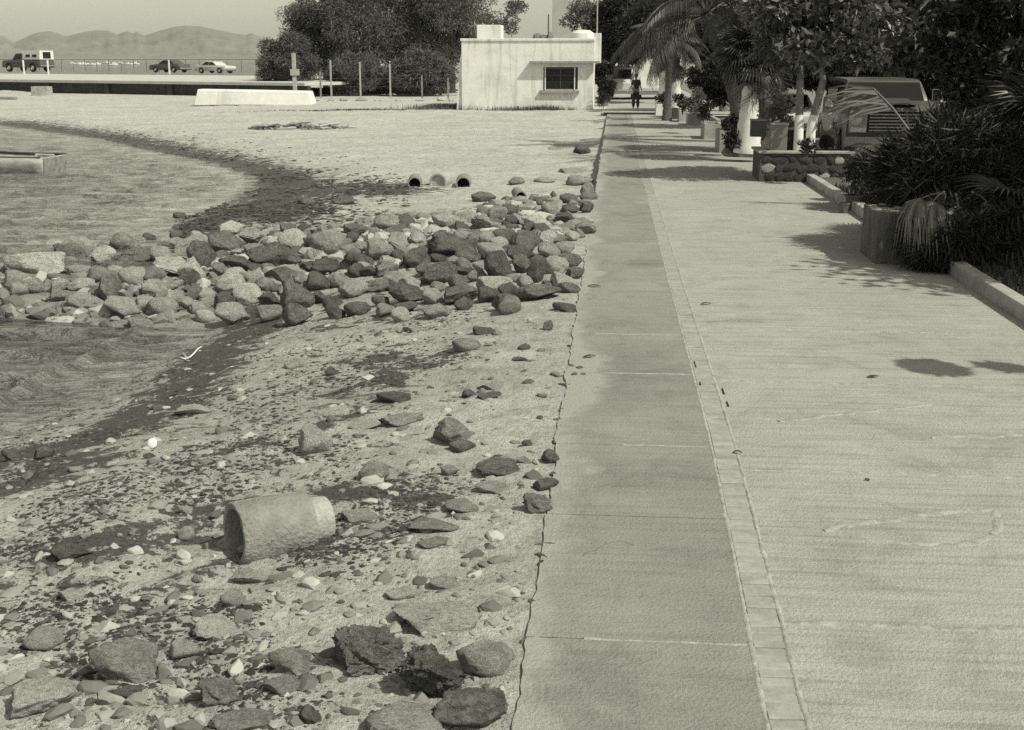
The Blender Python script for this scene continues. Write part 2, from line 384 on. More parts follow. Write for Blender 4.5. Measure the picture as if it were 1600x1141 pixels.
# ---------------------------------------------------------------- water
yw = []; y = 6.5
while y < 70: yw.append(y); y += max(.05, y * .0075)
while y < 9000: yw.append(y); y *= 1.04
yw = np.array(yw); uw = np.concatenate([-np.geomspace(30, .7, 25)[:-1], np.linspace(-.7, -.1, 240), np.array([.0, .5, 2.])])
YW, UW = np.meshgrid(yw, uw, indexing='ij'); XW = np.clip(UW * YW, -9000, 6000)
XW = np.where(YW < 119, np.minimum(XW, -1.2), XW)
dw = np.concatenate([polydist(XW[i:i + 60], YW[i:i + 60], SHL) for i in range(0, len(yw), 60)])
amp = sstep(.0, 1.5, dw) * sstep(90, 30, YW)
wx = XW + .6 * fbm(XW * .4, YW * .4, 2); wy = YW + 1.6 * fbm(XW * .25 + 4, YW * .25, 3)
ZW = WZ + amp * (.036 * np.sin(wy * 5.2 + .8 * wx) + .026 * np.sin(wy * 9.7 - 1.7 * wx + 2 * fbm(XW, YW, 2)) + .05 * (fbm(XW * .9, YW * 2.6, 4) - .5))
rid = np.exp(-((dw - .75 - .2 * fbm(XW * 1.3, YW * 1.3, 2)) / .09) ** 2) * .085 * sstep(17, 11, YW) + np.exp(-((dw - 2.6 - .7 * fbm(XW * .5, YW * .5, 2)) / .12) ** 2) * .075 * sstep(16, 11, YW) * sstep(.45, .62, fbm(XW * .5 + 3, YW * .5, 2))
ZW = ZW + rid
nr, nc = XW.shape; idx = np.arange(nr * nc).reshape(nr, nc)
q = np.stack([idx[:-1, :-1], idx[:-1, 1:], idx[1:, 1:], idx[1:, :-1]], -1).reshape(-1, 4)
me = np_mesh('bay_water', np.stack([XW, YW, ZW], -1).reshape(-1, 3), q, True)
a = me.attributes.new('shallow', 'FLOAT', 'POINT'); a.data.foreach_set('value', np.clip(.75 * np.exp(-dw / np.where(YW > 19, 2.6, .5)) + .35 * sstep(18, 24, YW) * sstep(90, 40, YW), 0, 1).ravel().astype(np.float32))
m, n, bs = nmat('bay_water')
tc = n.nodes.new('ShaderNodeTexCoord')
mp = n.nodes.new('ShaderNodeMapping'); mp.inputs['Scale'].default_value = (.55, 1.5, 1); mp.inputs['Rotation'].default_value = (0, 0, R(8)); n.links.new(tc.outputs['Object'], mp.inputs[0])
w1 = noise(n, mp.outputs[0], 2.2, 5, .6, .6); w2 = noise(n, mp.outputs[0], 7, 4, .6, .3)
sh_ = N(n, 'ShaderNodeAttribute', attribute_name='shallow').outputs['Fac']
n.links.new(mixc(n, sh_, ramp(n, w1, [(.32, .08), (.66, .27)]), ramp(n, w1, [(.32, .25), (.66, .6)])), bs.inputs['Base Color'])
bs.inputs['Roughness'].default_value = .07; bs.inputs['IOR'].default_value = 1.33
w0 = noise(n, mp.outputs[0], .9, 3, .5, .5)
bump(n, bs, mth(n, 'ADD', mth(n, 'MULTIPLY', w0, 2.2), mth(n, 'ADD', w1, mth(n, 'MULTIPLY', w2, .5))), 1.0, .7)
M['water'] = m
o = link('bay_water', me, m); tag(o, kind='structure')

# ---------------------------------------------------------------- hills
sk = [(-260, 70), (-180, 50), (-90, 46), (-30, 52), (5, 56), (22, 67), (36, 60), (58, 51), (78, 49), (92, 53), (104, 57), (128, 51), (150, 47), (168, 48), (184, 54), (192, 50), (201, 49), (207, 52), (214, 49), (226, 56),
      (250, 48), (272, 42), (290, 40), (312, 41), (335, 46), (360, 51), (384, 55), (392, 52), (402, 56), (440, 66), (520, 74), (640, 70), (760, 78), (900, 84)]
V_ = []; F_ = []; D0 = 5200.0; nx = 420; ny = 26
xs = np.linspace(-260, 900, nx); tops = np.interp(xs, [p[0] for p in sk], [p[1] for p in sk])
for i, (px, ty) in enumerate(zip(xs, tops)):
    ty = ty + .8 * (float(fbm(np.array([px * .12]), np.array([1.]), 3)[0]) - .5)
    for j in range(ny):
        t = j / (ny - 1); Yd = D0 - 1500 + 1500 * t
        top = atY(px, ty, D0); base = atY(px, 93, D0)
        rel = (top.z - 0) * (t ** 1.1)
        rel += (t * (1 - t)) * 4 * 60 * (float(fbm(np.array([px * .035 + t * 1.3]), np.array([t * 3.]), 4)[0]) - .55)
        V_.append((top.x * Yd / D0, Yd, max(-4, rel) if j else -5))
for i in range(nx - 1):
    for j in range(ny - 1):
        a_ = i * ny + j; F_.append((a_, a_ + ny, a_ + ny + 1, a_ + 1))
me = np_mesh('hills', V_, F_, True)
M['hill'] = mat('dry_hillside', .19, .2, .002, .95, 0, fine=8)
tag(link('hills', me, M['hill']), kind='structure')

# ---------------------------------------------------------------- promenade
YEND = 56.0
def concrete(name, v, var, streak=.25, edge=False):
    m, n, bs = nmat(name); tc = n.nodes.new('ShaderNodeTexCoord'); V = tc.outputs['Object']
    mp = n.nodes.new('ShaderNodeMapping'); mp.inputs['Scale'].default_value = (.35, 6, 1); n.links.new(V, mp.inputs[0])
    a0 = noise(n, V, .6, 5, .6, .5); a1 = noise(n, V, 3.1, 6, .7, .3); a2 = noise(n, mp.outputs[0], 3, 5, .65); a3 = noise(n, V, 60, 3, .7)
    c = ramp(n, a0, [(.3, v * (1 - var)), (.7, v * (1 + var))])
    c = mixc(n, .7, c, ramp(n, a1, [(.25, .82), (.5, 1), (.75, 1.12)]), 'MULTIPLY')
    c = mixc(n, min(1, streak * 2.4), c, ramp(n, a2, [(.3, .72), (.5, 1), (.7, 1.12)]), 'MULTIPLY')
    a4 = noise(n, V, 1.3, 8, .72, 1.2); c = mixc(n, .6, c, ramp(n, a4, [(.36, .74), (.47, 1.0), (.7, 1.05)]), 'MULTIPLY')
    a5 = noise(n, V, 17, 6, .8); c = mixc(n, .55, c, ramp(n, a5, [(.30, .45), (.40, 1.0), (.72, 1.1)]), 'MULTIPLY')
    c = mixc(n, .5, c, ramp(n, a3, [(.3, .75), (.6, 1.1)]), 'MULTIPLY')
    if edge:   # crumbling pale lip along the seaward side
        sx = n.nodes.new('ShaderNodeSeparateXYZ'); n.links.new(V, sx.inputs[0])
        e = mth(n, 'ADD', sx.outputs['X'], mth(n, 'ADD', mth(n, 'MULTIPLY', a0, 1.3), mth(n, 'MULTIPLY', a1, .6)))
        c = mixc(n, ramp(n, mth(n, 'ADD', e, .0), [(.66, .85), (.80, 0)]), c, v * 1.42)
    n.links.new(c, bs.inputs['Base Color']); bs.inputs['Roughness'].default_value = .9; bs.inputs['Specular IOR Level'].default_value = .2
    bump(n, bs, mth(n, 'ADD', mth(n, 'MULTIPLY', a2, .8), mth(n, 'ADD', a3, a5)), .7, .02); return m
M['walk'] = concrete('promenade_concrete', .385, .07, .35)
M['strip'] = concrete('strip_concrete', .27, .2, .2, True)
prom = empty('promenade', (0, 0, 0), kind='structure', label='concrete seaside promenade of cast slabs with a brick band')
BX = [(1, .61), (4.4, .615), (5.1, .63), (7.7, .665), (9.2, .66), (14.5, .635), (30, .61), (60, .58)]    # left side of the brick band
def bandx(y): return float(np.interp(y, [p[0] for p in BX], [p[1] for p in BX]))
BW = .144
random.seed(3)
def ypx(py): return at(962, py, 0).y
def slab_mesh(x0f, x1f, y0, y1, ragL, name, ztop=0.0, segs=24, zb=-.42):
    ny = max(2, min(60, int((y1 - y0) / .06))) if ragL else 8
    L = []; Rr = []
    for i in range(ny + 1):
        y = y0 + (y1 - y0) * i / ny
        jl = (float(fbm(np.array([y * 2.6]), np.array([3.3]), 4)[0]) - .45) * .09 + (random.random() - .5) * .012 if ragL else 0
        L.append((x0f(y) + jl, y)); Rr.append((x1f(y), y))
    mb = MB(); top = L + Rr[::-1]; k = len(top)
    vs = [(x, y, ztop) for x, y in top] + [(x, y, zb) for x, y in top]
    nL = len(L)
    fs = []
    for i in range(ny): fs.append((i, i + 1, k - 2 - i, k - 1 - i)) ; fs.append((k + i + 1, k + i, 2 * k - 1 - i, 2 * k - 2 - i))
    for i in range(k): fs.append(((i + 1) % k, i, i + k, (i + 1) % k + k))
    mb.add(vs, fs); return mb
G = .004
# seaward strip slabs
js = [-3.0, 1.2, 3.0, ypx(1000), ypx(806), ypx(695), ypx(583), ypx(522), ypx(455), ypx(380), ypx(335), ypx(294)]
while js[-1] < YEND - 2: js.append(js[-1] + 2.2)
js.append(YEND)
for i in range(len(js) - 1):
    o = slab_mesh(lambda y: PE, lambda y: bandx(y) - .012, js[i] + G, js[i + 1] - G, True, 'strip').build('concrete_slab', M['strip'], prom, bevel=0)
# wide slabs
jm = [-3.0, 1.2, 3.2, ypx(962), ypx(728), ypx(592), ypx(512), ypx(430), ypx(370)]
while jm[-1] < YEND - 3: jm.append(jm[-1] + 3.0)
jm.append(YEND)
KX = 3.86
for i in range(len(jm) - 1):
    slab_mesh(lambda y: bandx(y) + BW + .012, lambda y: KX, jm[i] + G, jm[i + 1] - G, False, 'wide', random.uniform(-.002, .002)).build('concrete_slab', M['walk'], prom)
M['scar1'] = mat('joint_mortar_pale', .40, .3, 20, .95, .9, .01); M['scar0'] = mat('joint_mortar', .37, .3, 16, .95, .9, .01)
# mortar lips and pale joint seams
def seam(pts, wdt, name='mortar_seam', z=.003, rag=.35, mat_=None, step=.035):
    pts = [Vector((p[0], p[1], 0)) for p in pts]; P = []
    for a_, b_ in zip(pts[:-1], pts[1:]):
        k = max(2, int((b_ - a_).length / step))
        for i in range(k): P.append(a_.lerp(b_, i / k))
    P.append(pts[-1]); vs = []; fs = []
    for i, p in enumerate(P):
        d = (P[min(i + 1, len(P) - 1)] - P[max(0, i - 1)]).normalized(); nn = Vector((-d.y, d.x, 0))
        f_ = float(fbm(np.array([p.x * 9 + p.y * 7]), np.array([p.y * 3.3]), 4)[0]) - .5; f2_ = float(fbm(np.array([p.y * 8 - p.x * 6]), np.array([p.x * 4 + 9.]), 4)[0]) - .5
        a1 = wdt * (.5 + rag * (f_ * 1.8 + (random.random() - .5) * .4)); a2 = wdt * (.5 + rag * (f2_ * 1.8 + (random.random() - .5) * .4))
        vs += [(p + nn * a1)[:2] + (z - .006,), (p + nn * a1 * .6)[:2] + (z + f_ * .002,), (p - nn * a2 * .6)[:2] + (z + f2_ * .002,), (p - nn * a2)[:2] + (z - .006,)]
        if i:
            b = 4 * i
            for k in range(3): fs.append((b - 4 + k, b - 3 + k, b + 1 + k, b + k))
    o = link(name, np_mesh(name, vs, fs, True), mat_ or M['mortar'], prom); return o
bp = [(bandx(y), y) for y in np.arange(3, YEND, .5)]
seam([(x - .004, y) for x, y in bp], .026, z=.0030, step=.03, mat_=M['scar0'])
seam([(x + BW + .004, y) for x, y in bp], .026, z=.0030, step=.03, mat_=M['scar0'])
for i, yj in enumerate(js[3:12]):
    if i in (0, 2, 3, 4, 6): x0 = PE + (.25 if i == 0 else random.uniform(.02, .5)); seam([(x0, yj), (bandx(yj) - .02, yj + .0)], .010 + .0009 * yj, rag=1.1, mat_=M['scar1'])
for i, yj in enumerate(jm[3:9]): seam([(bandx(yj) + BW, yj), (KX - .02, yj + random.uniform(-.02, .02))], .045 if i == 0 else .035, rag=1.0, mat_=M['scar0'])
# old repair scars on the wide slabs
def pp(*l): return [tuple(at(x, y, 0)[:2]) for x, y in l]
M['scar'] = mat('scar_mortar', .43, .15, 14, .95, .7, .006)
seam(pp((1285, 828), (1345, 818), (1420, 808), (1500, 798), (1555, 796), (1562, 812), (1556, 836)), .05, 'repair_scar', rag=1.1, mat_=M['scar0'])
seam(pp((1330, 838), (1420, 850), (1500, 852), (1556, 836)), .05, 'repair_scar', rag=1.1, mat_=M['scar0'])
seam(pp((1216, 658), (1300, 648), (1400, 638), (1455, 632)), .05, 'repair_scar', rag=1.1, mat_=M['scar0'])
seam(pp((1455, 684), (1520, 682), (1600, 680)), .05, 'repair_scar', rag=1.1, mat_=M['scar0'])
# hairline cracks
def crack(pts, wd_, seed):
    rr = random.Random(seed); P = [at(x, y, 0) for x, y in pts]; Q = []
    for a_, b_ in zip(P[:-1], P[1:]):
        k = max(2, int((b_ - a_).length / .05))
        for i in range(k): Q.append(a_.lerp(b_, i / k) + Vector((rr.gauss(0, .008), rr.gauss(0, .012), 0)))
    for i in range(len(Q) - 1):
        pass
    vs = []; fs = []
    for i, p in enumerate(Q):
        d = (Q[min(i + 1, len(Q) - 1)] - Q[max(0, i - 1)]).normalized(); nn = Vector((-d.y, d.x, 0)) * wd_ * rr.uniform(.2, 1); vs += [(p.x - nn.x, p.y - nn.y, .0045), (p.x + nn.x, p.y + nn.y, .0045)]
        if i: b = 2 * i; fs.append((b - 2, b - 1, b + 1, b))
    link('hairline_crack', np_mesh('hairline_crack', vs, fs), M['soil'], prom)
crack([(905, 868), (960, 846), (1010, 850)], .002, 2)
crack([(1085, 505), (1160, 500), (1210, 508)], .003, 4); crack([(1390, 455), (1450, 448), (1530, 452)], .003, 5)
# bricks of the band
random.seed(5)
bms = []
for k in range(4):
    mb = MB(); mb.box(-BW / 2 + .004, BW / 2 - .004, -.0295, .0295, -.05, 0); bm_ = mb.mesh('brick', False, .005, 1); bm_.materials.append(M['brick']); bms.append(bm_)
y = 3.3; k = 0; rest = MB()
while y < YEND - .1:
    z = .002 + random.uniform(-.0035, .004); x = bandx(y) + BW / 2
    if y > 4.0 and k < 290:
        link('brick', bms[k % 4], None, prom, (x, y, z), (random.uniform(-.03, .03), 0, random.uniform(-.05, .05))); k += 1
    else: rest.box(x - BW / 2 + .004, x + BW / 2 - .004, y - .028, y + .028, -.05, z)
    y += .064
tag(rest.build('brick_course', M['brick'], prom), kind='stuff')
bed = slab_mesh(lambda y: bandx(y) - .012, lambda y: bandx(y) + BW + .012, -3, YEND, False, 'bed', -.008)
bed.v = [(v[0], v[1], v[2]) for v in bed.v]; 
mb = MB()
yy_ = np.arange(-3, YEND, 1.0)
vs = []; fs = []
for i, y in enumerate(yy_):
    vs += [(bandx(y) - .02, y, -.006), (bandx(y) + BW + .02, y, -.006)]
    if i: fs.append((2 * i - 2, 2 * i - 1, 2 * i + 1, 2 * i))
link('mortar_bed', np_mesh('mortar_bed', vs, fs), M['scar'], prom)
# the kerb, in cast lengths, with the planting bed and the street behind it
kerb = empty('kerb', (KX, 0, 0), kind='structure', label='raised concrete kerb between the promenade and the planting bed')
y = -3.0
while y < 52:
    L = 2.4
    MB().box(0.004, .16, y + .005, y + L - .005, -.3, .16 + random.uniform(-.006, .006)).build('kerb_stone', M['planter'], kerb, bevel=.012); y += L
tag(MB().box(KX + .16, KX + 1.5, -3, 52, -.3, .1).build('planting_bed', M['soil']), kind='structure')
tag(MB().box(KX + 1.5, KX + 1.68, -3, 54, -.3, .07).build('street_kerb', M['planter'], bevel=.01), kind='structure')
mb = MB(); mb.add([(KX + 1.68, -12, -.03), (18, -12, -.03), (18, 140, -.03), (KX + 1.68, 140, -.03)], [(0, 1, 2, 3)])
tag(mb.build('street', M['asphalt']), kind='structure')
M['dirt'] = mat('dirt_street', .36, .15, .6, .95, .5, .02)
mb = MB(); mb.add([(-.6, YEND + .9, -.034), (KX + 1.6, YEND + .9, -.034), (KX + 1.6, 140, -.034), (-.6, 140, -.034)], [(0, 1, 2, 3)])
tag(mb.build('dirt_road', M['dirt']), kind='structure')
tag(MB().box(-.5, 2.6, YEND + .02, YEND + .22, -.3, .05).build('end_kerb_shadow', M['soil'], bevel=.01), kind='structure')  # kerb coloured dark to paint the shadow line at the street end
tag(MB().box(18, 24, -12, 140, -.2, .08).build('far_pavement', M['planter']), kind='structure')
# ---------------------------------------------------------------- rocks
def rock_mesh(seed, kind, sub=3):
    rnd = random.Random(seed); bm = bmesh.new(); bmesh.ops.create_icosphere(bm, subdivisions=sub, radius=1)
    from mathutils import noise as mn
    off = Vector((seed * 3.7, seed * 1.3, seed * .7))
    cuts = []
    nc_ = {'rounded': 9, 'angular': 15, 'flat': 11, 'lava': 14, 'cone': 8}[kind]
    for _ in range(nc_):
        d = Vector((rnd.gauss(0, 1), rnd.gauss(0, 1), rnd.gauss(0, .8))).normalized(); cuts.append((d, rnd.uniform(.42, .82) if kind != 'rounded' else rnd.uniform(.62, .92)))
    for v in bm.verts:
        p = v.co.copy(); soft = .0
        q = p * (1 + .30 * mn.noise(p * .9 + off))
        if kind == 'cone': q = Vector((q.x * (1.05 - .55 * max(0, q.z)), q.y * (1.05 - .55 * max(0, q.z)), q.z * 1.15))
        for d, t in cuts:
            e = q.dot(d) - t
            if e > 0: q -= d * e * (.97 if kind != 'rounded' else .85)
        a = {'rounded': .06, 'angular': .07, 'flat': .08, 'lava': .17, 'cone': .07}[kind]
        q += p * (a * mn.noise(p * 3 + off) + a * .6 * mn.noise(p * 7 + off) + (a * .6 * mn.noise(p * 14 + off) + a * .35 * mn.noise(p * 26 + off) if sub > 3 else 0))
        v.co = q
    # normalise to the unit box
    mx = [max(abs(v.co[i]) for v in bm.verts) for i in range(3)]
    for v in bm.verts: v.co = Vector((v.co.x / mx[0], v.co.y / mx[1], v.co.z / mx[2]))
    for f in bm.faces: f.smooth = True
    for e in bm.edges:
        if len(e.link_faces) == 2 and e.calc_face_angle(0) > R(24 if kind != 'rounded' else 40): e.smooth = False
    me = bpy.data.meshes.new('rock'); bm.to_mesh(me); bm.free(); return me
PROTO = {}
def proto(kind, i, tone, sub=3):
    k = (kind, i, tone, sub)
    if k not in PROTO:
        if (kind, i, sub) in PROTO: me = PROTO[(kind, i, sub)].copy()
        else: me = rock_mesh(hash((len(kind), i)) % 97 + i * 5, kind, sub)
        PROTO[(kind, i, sub)] = me; me = me.copy() if me.materials else me
        me.materials.clear(); me.materials.append(M['rock_' + tone]); PROTO[k] = me
    return PROTO[k]
ROCKS = []    # (px, py_center, w, h, tone, shape, label, ref)
def put_rock(px, pyb, wd, ht, tone, kind, label, group=None, sink=.18, tilt=0.0, idx=None, sub=3, rz=None, dep=None, name='rock'):
    p = gp(px, pyb - ht * .12)
    if p.z < WZ - .08 and pyb < 700: p = at(px, pyb - ht * .12, WZ - .08)
    s = ppm(p); sx = wd / s / 2
    ang = math.atan2(CAMH - p.z, p.y)
    sy = sx * (dep or (.8 if kind != 'flat' else .75))
    full = ht / s
    sz = max(sx * .22, (full - 2 * sy * math.sin(ang) * .55) / (2 * math.cos(ang)) / (1 - sink * .9))
    if idx is None: idx = random.randrange(5)
    o = link(name, proto(kind, idx, tone, sub), None)
    o.location = (p.x, p.y + sy * .6, p.z + sz * (1 - 2 * sink)); o.scale = (sx * 1.03, sy, sz)
    o.rotation_euler = (random.uniform(-.12, .12), tilt, rz if rz is not None else random.uniform(-.25, .25))
    tag(o, label, 'rock', group); return o
random.seed(11)
FG = [  # px, py bottom, w, h, tone, shape, label
 (182, 1076, 112, 86, 'grey', 'angular', 'large grey angular boulder with a flat top on the near beach, lower left', 4),
 (48, 1128, 118, 72, 'pale', 'angular', 'big pale speckled boulder cut by the lower left corner of the photo', 4),
 (570, 1064, 132, 94, 'lava', 'lava', 'black pitted lava boulder, left one of the near pair', 5),
 (664, 1110, 128, 108, 'lava', 'lava', 'black pitted lava boulder, right one of the near pair, leaning towards the walkway', 5),
 (757, 1064, 92, 66, 'grey', 'rounded', 'smooth grey boulder just right of the black pitted pair', 4),
 (742, 1150, 122, 82, 'split', 'angular', 'split boulder, pale above and dark below, at the bottom edge near the walkway', 4),
 (622, 1165, 130, 66, 'pale', 'angular', 'whitish flat boulder at the bottom edge below the black pitted pair', 4),
 (684, 996, 158, 58, 'pale', 'flat', 'wide pale slab half buried in sand above the black pitted pair', 4),
 (330, 1004, 74, 38, 'pale', 'rounded', 'pale elongated stone lying in dark seaweed below the concrete pipe', 4),
 (388, 918, 64, 34, 'pale', 'flat', 'flat square pale stone right below the mouth of the concrete pipe', 4),
 (105, 882, 68, 36, 'dark', 'angular', 'dark wedge-shaped stone alone on the sand at far left', 4),
 (292, 850, 28, 30, 'pale', 'angular', 'small chalky upright stone left of the concrete pipe', 3),
 (288, 806, 24, 18, 'pale', 'angular', 'tiny white two-pointed stone above left of the concrete pipe', 3),
 (489, 716, 58, 50, 'pale', 'rounded', 'pale rounded boulder standing above the concrete pipe', 4),
 (557, 817, 62, 26, 'pale', 'flat', 'flat whitish stone just right of the concrete pipe', 3),
 (676, 836, 82, 28, 'grey', 'flat', 'flat grey slab, upper one of two right of the pipe', 3),
 (679, 858, 56, 22, 'grey', 'flat', 'flat grey oval stone, lower one of two right of the pipe', 3),
 (768, 774, 70, 26, 'grey', 'flat', 'flat grey slab below the dark jagged stone near the walkway edge', 3),
 (775, 749, 76, 32, 'dark', 'angular', 'dark jagged stone on pale sand near the walkway edge', 4),
 (850, 770, 46, 24, 'dark', 'angular', 'dark wedge stone touching the walkway edge above a lumpy grey one', 3),
 (838, 806, 54, 38, 'grey', 'lava', 'lumpy grey stone against the walkway edge', 4),
 (858, 728, 30, 26, 'dark', 'angular', 'small dark pointed stone at the walkway edge, uppermost of three there', 3),
 (702, 747, 28, 22, 'grey', 'angular', 'small grey block left of the dark jagged stone', 3),
 (816, 726, 30, 13, 'grey', 'flat', 'small flat grey pebble above right of the dark jagged stone', 3),
 (822, 700, 18, 14, 'dark', 'angular', 'little dark stone alone on pale sand by the walkway', 3),
 (622, 668, 88, 28, 'pale', 'flat', 'long flat slab lying aslant in the middle of the beach', 4),
 (566, 672, 58, 18, 'pale', 'flat', 'flat whitish slab left of the long aslant slab', 3),
 (702, 702, 60, 50, 'grey', 'angular', 'grey block with a dark shaded left face in mid beach', 4),
 (722, 710, 44, 26, 'dark', 'angular', 'dark stone leaning on the grey block in mid beach', 3),
 (585, 756, 52, 34, 'grey', 'rounded', 'grey rounded stone half buried right above the pipe collar', 3),
 (448, 1062, 72, 54, 'grey', 'angular', 'ribbed grey stone left of the black pitted pair', 4),
 (440, 1090, 66, 40, 'grey', 'flat', 'low grey stone with a dark hollow, in front of the ribbed one', 3),
 (338, 1108, 78, 50, 'grey', 'lava', 'speckled crusty stone near the bottom edge, left of centre', 4),
 (480, 1136, 38, 34, 'dark', 'angular', 'small dark triangular stone at the bottom edge', 3),
 (376, 1146, 100, 40, 'grey', 'flat', 'long low grey slab at the bottom edge below the speckled crusty stone', 3),
 (66, 1022, 66, 42, 'pale', 'rounded', 'pale block mostly sunk in sand above the lower left boulder', 3),
 (195, 1096, 48, 26, 'dark', 'angular', 'dark shard under the front of the large grey angular boulder', 3),
 (284, 1034, 52, 34, 'pale', 'rounded', 'pale round stone right of the large grey angular boulder', 3),
 (718, 806, 58, 26, 'grey', 'rounded', 'grey stone left of the lumpy walkway stone, half sunk', 3),
 (238, 866, 0, 0, '', '', '', 0),
 (630, 940, 60, 26, 'pale', 'flat', 'cream flat stone with a dark crust above the wide buried slab', 3),
 (690, 925, 56, 30, 'pale', 'flat', 'broken pale stone with a notched edge above the wide buried slab', 3),
 (360, 952, 42, 30, 'pale', 'rounded', 'pale stone with a round hole, under the pipe mouth', 3),
 (110, 942, 50, 26, 'pale', 'flat', 'low cream stone in seaweed at the left, below the dark wedge', 3),
 (246, 640, 26, 12, 'dark', 'flat', 'small dark flat stone on the wet strip beside the water', 3),
 (300, 652, 62, 24, 'pale', 'flat', 'pale ragged slab at the upper edge of the seaweed belt', 3),
 (727, 552, 46, 26, 'grey', 'rounded', 'grey rounded stone alone below the breakwater near the walkway', 3),
 (797, 495, 40, 32, 'grey', 'rounded', 'grey squarish stone in front of the breakwater foot', 3),
 (880, 491, 40, 22, 'dark', 'angular', 'dark chunky stone in front of the breakwater beside the walkway', 3),
 (768, 611, 48, 18, 'pale', 'flat', 'flat thin slab tilted on the upper beach above a dark stone', 3),
 (762, 626, 42, 16, 'dark', 'flat', 'dark flat stone under the thin tilted slab', 3),
 (730, 624, 22, 16, 'dark', 'angular', 'small dark stone left of the thin tilted slab', 3),
 (461, 578, 38, 20, 'pale', 'flat', 'pale hump-backed stone with a dark underside on upper beach', 3),
 (516, 590, 26, 20, 'dark', 'flat', 'dark thin slab standing aslant on the upper beach', 3),
 (612, 634, 60, 26, 'dark', 'angular', 'dark angular stone amid dark weed in the upper beach', 3),
 (645, 520, 34, 15, 'pale', 'flat', 'small buff stone below the breakwater at its middle', 3),
 (755, 525, 42, 18, 'dark', 'flat', 'dark flat stone with a pale one behind it, below the breakwater', 3),
 (812, 566, 26, 10, 'dark', 'flat', 'thin dark stone in the pale sand patch by the walkway', 3),
 (820, 549, 24, 12, 'dark', 'flat', 'small dark oval stone in the pale sand patch, above the thin one', 3),
 (857, 520, 18, 20, 'dark', 'angular', 'little upright dark stone by the walkway in front of the breakwater', 3),
 (15, 722, 32, 26, 'dark', 'angular', 'dark wet stone in the water at the left edge, left of two', 3),
 (64, 720, 36, 24, 'dark', 'angular', 'dark wet stone in the water near the left edge, right of two', 3),
 (216, 520, 44, 26, 'grey', 'lava', 'crusty stone awash in the shallow water below the breakwater', 3),
 (125, 504, 26, 14, 'grey', 'rounded', 'small round stone awash at the foot of the breakwater', 3),
 (755, 318, 40, 20, 'dark', 'angular', 'dark angular stone alone behind the breakwater', 3),
 (808, 290, 28, 13, 'grey', 'rounded', 'grey dome-shaped stone on far sand left of the flat pair', 3),
 (852, 287, 38, 10, 'grey', 'flat', 'flat grey stone on the far sand, left of the rounded one', 3),
 (905, 292, 46, 18, 'grey', 'rounded', 'grey rounded stone by the walkway beyond the breakwater', 3),
 (897, 272, 56, 12, 'pale', 'flat', 'long flat pale stone by the walkway, beyond the rounded one', 3),
 (908, 243, 28, 17, 'dark', 'angular', 'dark broken chunk, farthest stone beside the walkway', 3),
 (279, 343, 22, 13, 'dark', 'rounded', 'dark round stone standing in the far shallows behind the breakwater', 3),
 (538, 322, 36, 18, 'dark', 'angular', 'dark stone in the weed behind the breakwater, right of two', 3),
 (480, 320, 34, 14, 'dark', 'flat', 'dark low stone in the weed behind the breakwater, left of two', 3),
]
for i, (x, yb, wd, ht, tone, kind, lab, sub) in enumerate(FG):
    if wd: put_rock(x, yb, wd, ht, tone, kind, lab, 'loose stones lying on the beach', sink=.2 if kind != 'flat' else .3, idx=i % 6, sub=sub, tilt=(-.25 if 'aslant' in lab or 'tilted' in lab else 0))
